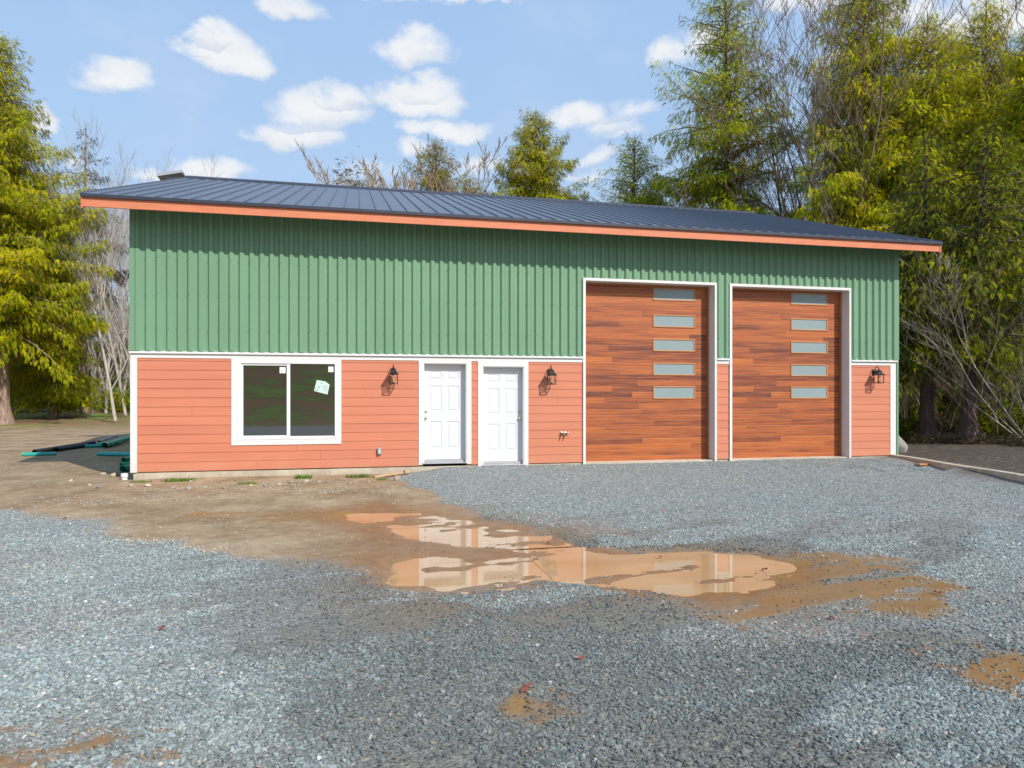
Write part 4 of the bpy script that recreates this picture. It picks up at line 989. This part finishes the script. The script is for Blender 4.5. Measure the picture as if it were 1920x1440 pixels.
cedA = tree_from(conifer(1, 20.5, 5.8, 4.6, 190, 15, .62, PAL_CEDAR, .09, .72, .62), at(-8, 36, .1), 'tall yellow green cedar with thick pale trunk at the far left edge', name='cedar_tree')
cedB = tree_from(conifer(2, 14.5, 4.1, .6, 130, 17, .52, PAL_CEDAR, .05, .8, .22), at(100, 41, .25), 'smaller bright cedar between the big cedar trunk and the building', name='cedar_tree')
conS = tree_from(conifer(3, 26.0, 8.0, 4.0, 160, 9.5, .66, PAL_CEDAR[[0, 1, 3, 3, 4]], .05, .68, .30, gap=.3, bark=m_twig, lum=1.4), at(1364, 40, 0), 'tall open crowned conifer with trunk showing, behind the roof left of the bare alder', name='cedar_tree')
dup(cedB, at(30, 47, .5), 2.0, 'cedar growing behind the big cedar trunk at the far left', (1.1, 1.1, 1.25))
conD = tree_from(conifer(4, 20.2, 6.2, 3, 160, 20, .62, PAL_CEDAR, .08, .66, .28), at(1000, 45, 0), 'pointed conical cedar standing alone behind the middle of the roof', name='cedar_tree')
conT = tree_from(conifer(5, 18.8, 5.6, 3, 130, 17, .6, np.concatenate([PAL_OLIVE*1.2, PAL_CEDAR[[1, 3, 5]]]), .1, .7, .28), at(815, 46, 0), 'olive brown mossy conifer behind the roof, left of the pointed cedar', name='cedar_tree')
dup(conT, at(885, 50, 0), 1.9, 'low olive tree top just left of the pointed cedar', (1.0, 1.0, .93))
dup(conS, at(1186, 44, 0), 3.0, 'narrow cedar rising above the roof left of the tall open conifer', (.85, .85, .70))
dup(conD, at(1225, 43, 0), 1.3, 'short cedar behind the roof between the narrow cedar and the tall open conifer', (.8, .8, .72))
conE = tree_from(conifer(6, 25, 5.2, 4.0, 190, 15, .66, PAL_CEDAR, .05, .62, .32, lum=1.45), at(1618, 35, 0), 'tall bright cedar just right of the bare alder', name='cedar_tree')
conF = tree_from(conifer(7, 20, 5.8, 2.0, 190, 15, .62, PAL_CEDAR, .05, .7, .30, lum=1.5), at(1742, 33, 0), 'broad yellow green cedar behind the right end of the roof', name='cedar_tree')
dup(conE, at(1905, 40, 0), 5.2, 'very tall cedar in the back row at the right edge', (1.1, 1.1, .86))
dup(conF, at(1790, 38, 0), .8, 'cedar filling the back row between the broad cedar and the darker topped one', (1.05, 1.05, 1.1))
dup(conF, at(1665, 38, 0), 3.7, 'cedar low between the tall bright cedar and the broad one', (.9, .9, .82))
dup(conF, at(1850, 36, 0), 2.5, 'darker topped cedar near the right edge behind the broad yellow green cedar', (1.0, 1.0, 1.12))
dup(conF, at(1935, 31, 0), 4.2, 'cedar cut by the right edge of the view', (.9, .9, .92))
dup(conE, at(1690, 44, 0), 1.2, 'cedar behind the gap between the two bright cedars', (1.0, 1.0, .82))
dup(conE, at(1800, 46, 0), 2.7, 'tall cedar in the back row right of the alder', (1.0, 1.0, .95))
dup(conD, at(1540, 50, 0), 2.2, 'cedar low behind the stems of the bare alder', (.95, .95, .62))
dup(conD, at(1470, 47, 0), .5, 'cedar low behind the open conifer on its right side', (.9, .9, .66))
dup(conD, at(2040, 30, 0), 1.1, 'cedar standing outside beyond the right edge', 1.0)
# shaded understory trunks at the right
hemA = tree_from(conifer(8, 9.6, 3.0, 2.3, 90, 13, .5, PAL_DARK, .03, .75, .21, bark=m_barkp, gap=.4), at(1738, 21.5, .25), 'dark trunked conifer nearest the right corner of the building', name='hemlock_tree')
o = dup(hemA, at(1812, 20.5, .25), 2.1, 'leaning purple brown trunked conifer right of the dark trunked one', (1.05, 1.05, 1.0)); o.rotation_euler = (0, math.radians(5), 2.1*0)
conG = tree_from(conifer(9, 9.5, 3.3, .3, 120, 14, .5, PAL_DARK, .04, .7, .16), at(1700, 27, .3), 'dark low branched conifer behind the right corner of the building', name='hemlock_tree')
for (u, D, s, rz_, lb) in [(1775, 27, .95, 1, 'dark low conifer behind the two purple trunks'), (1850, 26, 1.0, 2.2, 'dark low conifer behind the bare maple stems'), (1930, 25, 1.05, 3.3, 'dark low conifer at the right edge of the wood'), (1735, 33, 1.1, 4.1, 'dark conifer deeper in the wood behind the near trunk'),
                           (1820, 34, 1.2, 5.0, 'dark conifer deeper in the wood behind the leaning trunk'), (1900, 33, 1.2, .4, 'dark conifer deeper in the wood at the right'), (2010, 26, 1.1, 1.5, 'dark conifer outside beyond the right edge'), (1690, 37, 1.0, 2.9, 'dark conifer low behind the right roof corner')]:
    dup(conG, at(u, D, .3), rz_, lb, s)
spr = tree_from(conifer(10, 19.6, 3.8, 8, 20, 22, .6, PAL_GREY*.7, .1, .8, .24, bark=m_twig, gap=.3, droop=1.0, up=.3), at(157, 46, 0), 'thin half dead spruce rising alone above the left end of the roof', name='spruce_tree')
# bare broadleaf trees
def bare(seed, H, stems, spread, r0, levels=3, fork=4, tw=.008, up=.55, mats=(m_twig,), lean=(0, 0), start=.15, n5=6):
    r = random.Random(seed); tk = MB(); br = MB()
    def grow(p, d, L, rad, lev):
        n = 5 if lev < 2 else 3; pts = [p]; dd = np.array(d, float)
        for k in range(n):
            dd = dd + np.array([r.gauss(0, .10), r.gauss(0, .10), r.gauss(.02, .06)+.03*up]); dd /= np.linalg.norm(dd); pts.append(pts[-1]+dd*L/n)
        rr = [max(tw*.5, rad*(1-.72*k/n)) for k in range(n+1)]
        (tk if lev == 0 else br).tube(pts, rr, (8, 5, 4, 3, 3)[lev], cap=False)
        if lev >= levels: return
        cnt = fork + (2 if lev == 0 else 0)
        for c in range(cnt):
            t = (start if lev == 0 else .2) + (1-(start if lev == 0 else .2))*(c+r.random())/cnt; t = min(t, .98); i = min(int(t*n), n-1); q = pts[i]+(pts[i+1]-pts[i])*(t*n-i)
            a = r.uniform(0, 6.283); bx = np.array([math.cos(a), math.sin(a), 0]); nd = dd*(.9) + bx*(.45+.35*r.random()) + np.array([0, 0, up*.45])
            nd /= np.linalg.norm(nd); grow(q, nd, L*(.42+.22*r.random())*(1-.35*t), max(tw, rad*(1-.7*t)*.5), lev+1)
    for s in range(stems):
        a = 6.283*s/stems+r.random(); k = spread*(.5+.5*r.random()) if stems > 1 else spread*.3
        d = np.array([math.cos(a)*k+lean[0], math.sin(a)*k+lean[1], 1.0]); d /= np.linalg.norm(d)
        grow(np.array([math.cos(a)*.12*(stems > 1), math.sin(a)*.12*(stems > 1), -.3]), d, H*(.8+.2*r.random()), r0*(.75+.35*r.random()), 0)
    mz = max(v[2] for v in br.v+tk.v); kk = H/mz
    for q in (tk, br): q.v = [(v[0]*kk, v[1]*kk, v[2]*kk) for v in q.v]
    return tk, br
def bare_tree(data, loc, label, m_=m_twig, name='bare_tree', rz=0, sc=1.0, group=None, cat='tree'):
    t = thing(name, label, cat, loc, rz, group); t.scale = (sc, sc, sc); data[0].build('trunk', m_, t, smooth=True); data[1].build('branches', m_twig if m_ is m_moss else m_, t, smooth=True); return t
bare_tree(bare(21, 29, 8, .34, .17, 4, 5, .017, .7), at(1540, 38, 0), 'large bare many stemmed alder above the roof between the tall conifers', m_moss)
bd = bare_tree(bare(22, 28, 6, .34, .13, 4, 5, .017, .7), at(1690, 41, 0), 'bare alder behind the bright cedars, twigs above their tops', m_twig)
pb = bare_tree(bare(23, 18, 1, .2, .14, 3, 8, .012, .95), at(178, 52, .4), 'pale bare alder left of the building behind the cedar', m_birch, group='pale bare alders left of the building')
for (u, D, s, rz_) in [(198, 46, .95, 1), (216, 38, .80, 2), (236, 44, .98, 3.4), (246, 50, .95, 4.2), (262, 42, .9, 5.1), (160, 56, 1.0, 6), (228, 58, 1.0, .6), (205, 62, 1.0, 2.8), (185, 60, .98, 3.9), (140, 62, .95, 1.9), (255, 60, 1.1, 2.4), (280, 56, 1.1, 5.6), (120, 60, .95, 5.2), (172, 44, .8, 4.4)]:
    dup(pb, at(u, D, .4), rz_, 'temp', s)
ALD = sorted([o for o in COL.objects if o.get('group') == 'pale bare alders left of the building'], key=lambda o: float(np.dot(np.array(o.location)-CAM, Rv)/np.dot(np.array(o.location)-CAM, Fv)))
for i, o in enumerate(ALD): o['label'] = ORD[i]+' from the left of the pale bare alders beside the building' if i else 'leftmost of the pale bare alders beside the building'
m_tan = mat('tan_twig_bark', bark_fn((.36, .25, .15), (.50, .38, .24), 5), rough=.85)
bh = bare_tree(bare(24, 18.3, 9, .22, .10, 4, 5, .030, .6), at(745, 47, 0), 'tan bare tree behind the roof left of the olive conifer', m_tan)
dup(bh, at(825, 49, 0), 5.2, 'tan bare tree behind the roof right of the olive conifer', (1, 1, .92))
dup(bh, at(760, 50, 0), 1.2, 'tan bare tree in the back row left of the olive conifer', 1.0)
dup(bh, at(725, 53, 0), 3.2, 'tan bare tree in the back row nearest the mossy snag', 1.05)
dup(bh, at(705, 50, 0), 2.2, 'tan bare tree behind the roof right of the mossy snag', .99)
dup(bh, at(785, 52, 0), 4.0, 'tan bare tree partly hidden behind the olive conifer', 1.08)
dup(bh, at(1106, 50, 0), 1.2, 'small bare treetop behind the roof right of the pointed cedar', (.45, .45, .92))
dup(bh, at(1060, 56, 0), 3.2, 'low bare treetop at the right foot of the pointed cedar', (.7, .7, .9))
sn = bare(25, 16.4, 1, .2, .16, 2, 5, .03, .3, lean=(-.06, 0), start=.55)
t = thing('mossy_snag', 'dark crooked mossy tree top just left of the bare tan trees behind the roof', 'tree', at(690, 44, 0)); sn[0].build('trunk', m_twig, t, smooth=True); sn[1].build('branches', m_twig, t, smooth=True)
rr_ = np.random.default_rng(5); k = 260; P = np.stack([rr_.normal(-1.0, .7, k), rr_.normal(0, .6, k), 14.9+rr_.normal(0, .8, k)], 1)
V, Q, T_ = place_sprays(P, rr_.random(k)*6.28, rr_.random(k)*.8-.3, rr_.random(k), .30+.2*rr_.random(k), PAL_OLIVE[rr_.integers(0, 5, k)]*.9, TPL[2]); mesh_tris('crown', V, Q, T_, m_foli, t)
# bare vine maple at the right edge
vm = bare_tree(bare(26, 6.2, 8, .95, .036, 3, 5, .006, .25, lean=(-.5, 0), start=.12), at(1945, 19.5, .35), 'bare pale branched maple arching over the soil bank at the right edge', mat('grey_brown_bark', bark_fn((.36, .30, .25), (.55, .47, .38), 5), rough=.85), name='bare_maple')
vm2 = bare_tree(bare(27, 5.6, 6, .7, .032, 3, 5, .006, .25, lean=(-.25, 0), start=.15), at(1870, 20.5, .3), 'smaller bare maple tangle behind the arching maple', m_twig, name='bare_maple')
dup(vm2, at(1775, 23, .3), 2.7, 'thin bare shrub between the two purple brown trunks', .8)
dup(vm2, at(1705, 24, .3), 4.0, 'thin bare shrub behind the boulder at the right corner', .6)
# bushes
def bush(seed, rx, ry, rz_, n, size, pal):
    r = np.random.default_rng(seed); d = r.normal(size=(n, 3)); d /= np.linalg.norm(d, axis=1)[:, None]; d[:, 2] = np.abs(d[:, 2])
    rad = r.random(n)**.4*(.72+.45*vnoise(d[:, 0]*2.5+seed, d[:, 1]*2.5+d[:, 2]*2, seed)); P = d*rad[:, None]*np.array([rx, ry, rz_]); 
    T_ = pal[r.integers(0, len(pal), n)]*(.7+.6*r.random(n))[:, None]
    return place_sprays(P, r.random(n)*6.28, r.random(n)*1.2-.5, (r.random(n)-.5)*2, size*(.5+r.random(n)), T_, TPL[1])
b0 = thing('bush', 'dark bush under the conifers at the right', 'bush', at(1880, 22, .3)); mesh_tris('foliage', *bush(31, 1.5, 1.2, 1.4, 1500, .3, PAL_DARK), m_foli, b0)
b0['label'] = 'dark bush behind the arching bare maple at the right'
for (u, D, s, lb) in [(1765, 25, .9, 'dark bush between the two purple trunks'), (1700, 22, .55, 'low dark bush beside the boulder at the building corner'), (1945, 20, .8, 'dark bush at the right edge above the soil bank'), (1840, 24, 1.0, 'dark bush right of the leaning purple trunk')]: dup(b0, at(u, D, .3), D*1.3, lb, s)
bb = thing('bush', 'brown leafless undergrowth heap farthest back under the right hand conifers', 'bush', at(1800, 24, .3)); mesh_tris('foliage', *bush(35, 1.5, 1.2, 1.0, 1300, .22, np.array([[.07, .05, .03], [.12, .085, .05], [.05, .06, .02], [.16, .11, .07]])), m_foli, bb)
for (u, D, s, rz_, lb) in [(1722, 20.5, .42, 1, 'low brown undergrowth clump left of the nearest dark trunk'), (1772, 20, .40, 2, 'low brown undergrowth clump between the feet of the two trunks'), (1845, 19.5, .45, 3, 'low brown undergrowth clump right of the leaning trunk foot'), (1905, 19, .5, 4, 'low brown undergrowth clump at the foot of the arching maple'), (1950, 18, .45, 5, 'low brown undergrowth clump at the right edge')]: dup(bb, at(u, D, .25), rz_, lb, (s*1.3, s, s*.8))
b1 = thing('bush', 'green bush beneath the pale alders beside the building', 'bush', at(232, 48, .3)); mesh_tris('foliage', *bush(32, 1.6, 1.4, 2.3, 1500, .35, PAL_CEDAR[[1, 3, 4, 5]]), m_foli, b1)
dup(b1, at(150, 50, .3), 1.0, 'green bush behind the small bright cedar at the left', .9); dup(b1, at(45, 52, .3), 2.2, 'green bush behind the big cedar trunk at the left', 1.1)
# far wood: one mass
r = np.random.default_rng(77); n = 16000; Vs = []
u = -450+r.random(n)*2900; D = 66+r.random(n)*14; hm = 7.5+3.5*vnoise(u/60., u*0, 3)+2.0*vnoise(u/17., u*0, 4)+ (u > 1250)*5
z = (r.random(n)**.75)*hm; X = CAM[0]+D*(Fv[0]+Rv[0]*(u-960)/FPX); Y = CAM[1]+D*(Fv[1]+Rv[1]*(u-960)/FPX)
left = (u < 600)[:, None]; tn = np.where(left, np.array([[.20, .15, .11], [.15, .12, .085], [.12, .13, .05], [.26, .20, .15]])[r.integers(0, 4, n)], PAL_DARK[r.integers(0, 5, n)])
V, Q, T_ = place_sprays(np.stack([X, Y, z], 1), r.random(n)*6.28, np.where(u < 600, -1.1, .5)+r.random(n)*.4, r.random(n)*2, .9+1.3*r.random(n), tn, TPL[0])
tag(mesh_tris('far_wood', V, Q, T_, m_foli), 'distant mass of brown and dark green woodland behind everything', 'woodland', kind='stuff')
# grass tufts
def tuft(loc, rad, n, h, label, seed):
    r = np.random.default_rng(seed); V = []; Q = []; T_ = []
    for i in range(n):
        a, q = r.random()*6.28, rad*math.sqrt(r.random()); x, y = q*math.cos(a)*1.8, q*math.sin(a)*.7; b = r.random()*6.28; w = .004; hh = h*(.5+r.random()); lx, ly = (r.random()-.5)*hh, (r.random()-.5)*hh
        j = len(V); V += [(x-w*math.cos(b), y-w*math.sin(b), 0), (x+w*math.cos(b), y+w*math.sin(b), 0), (x+lx*.5+w*.7*math.cos(b), y+ly*.5, hh*.6), (x+lx, y+ly, hh)]; Q.append((j, j+1, j+2, j+3)); T_ += [np.array([.13, .24, .03])*(.6+.8*r.random())]*4
    o = mesh_tris('grass_tuft', np.array(V), np.array(Q), np.array(T_), m_foli); o.location = (loc[0], loc[1], gh(*loc)); return tag(o, label, 'grass tuft')
tuft((.95, -.42), .17, 420, .05, 'widest green grass tuft at the foot of the foundation near the left corner', 1)
tuft((3.2, -.42), .10, 260, .07, 'small bright grass tuft under the window by the foundation', 2)
tuft((4.25, -.5), .13, 260, .06, 'grass tuft just left of the broken pine board', 3)
tuft((2.25, -1.0), .10, 150, .035, 'thin low grass patch among the stones left of the window tuft', 4)
tuft((.3, -.45), .12, 150, .04, 'sparse grass tuft at the very left end of the foundation', 5)
tuft((4.7, -.9), .06, 90, .035, 'tiny grass tuft in front of the broken pine board', 6)
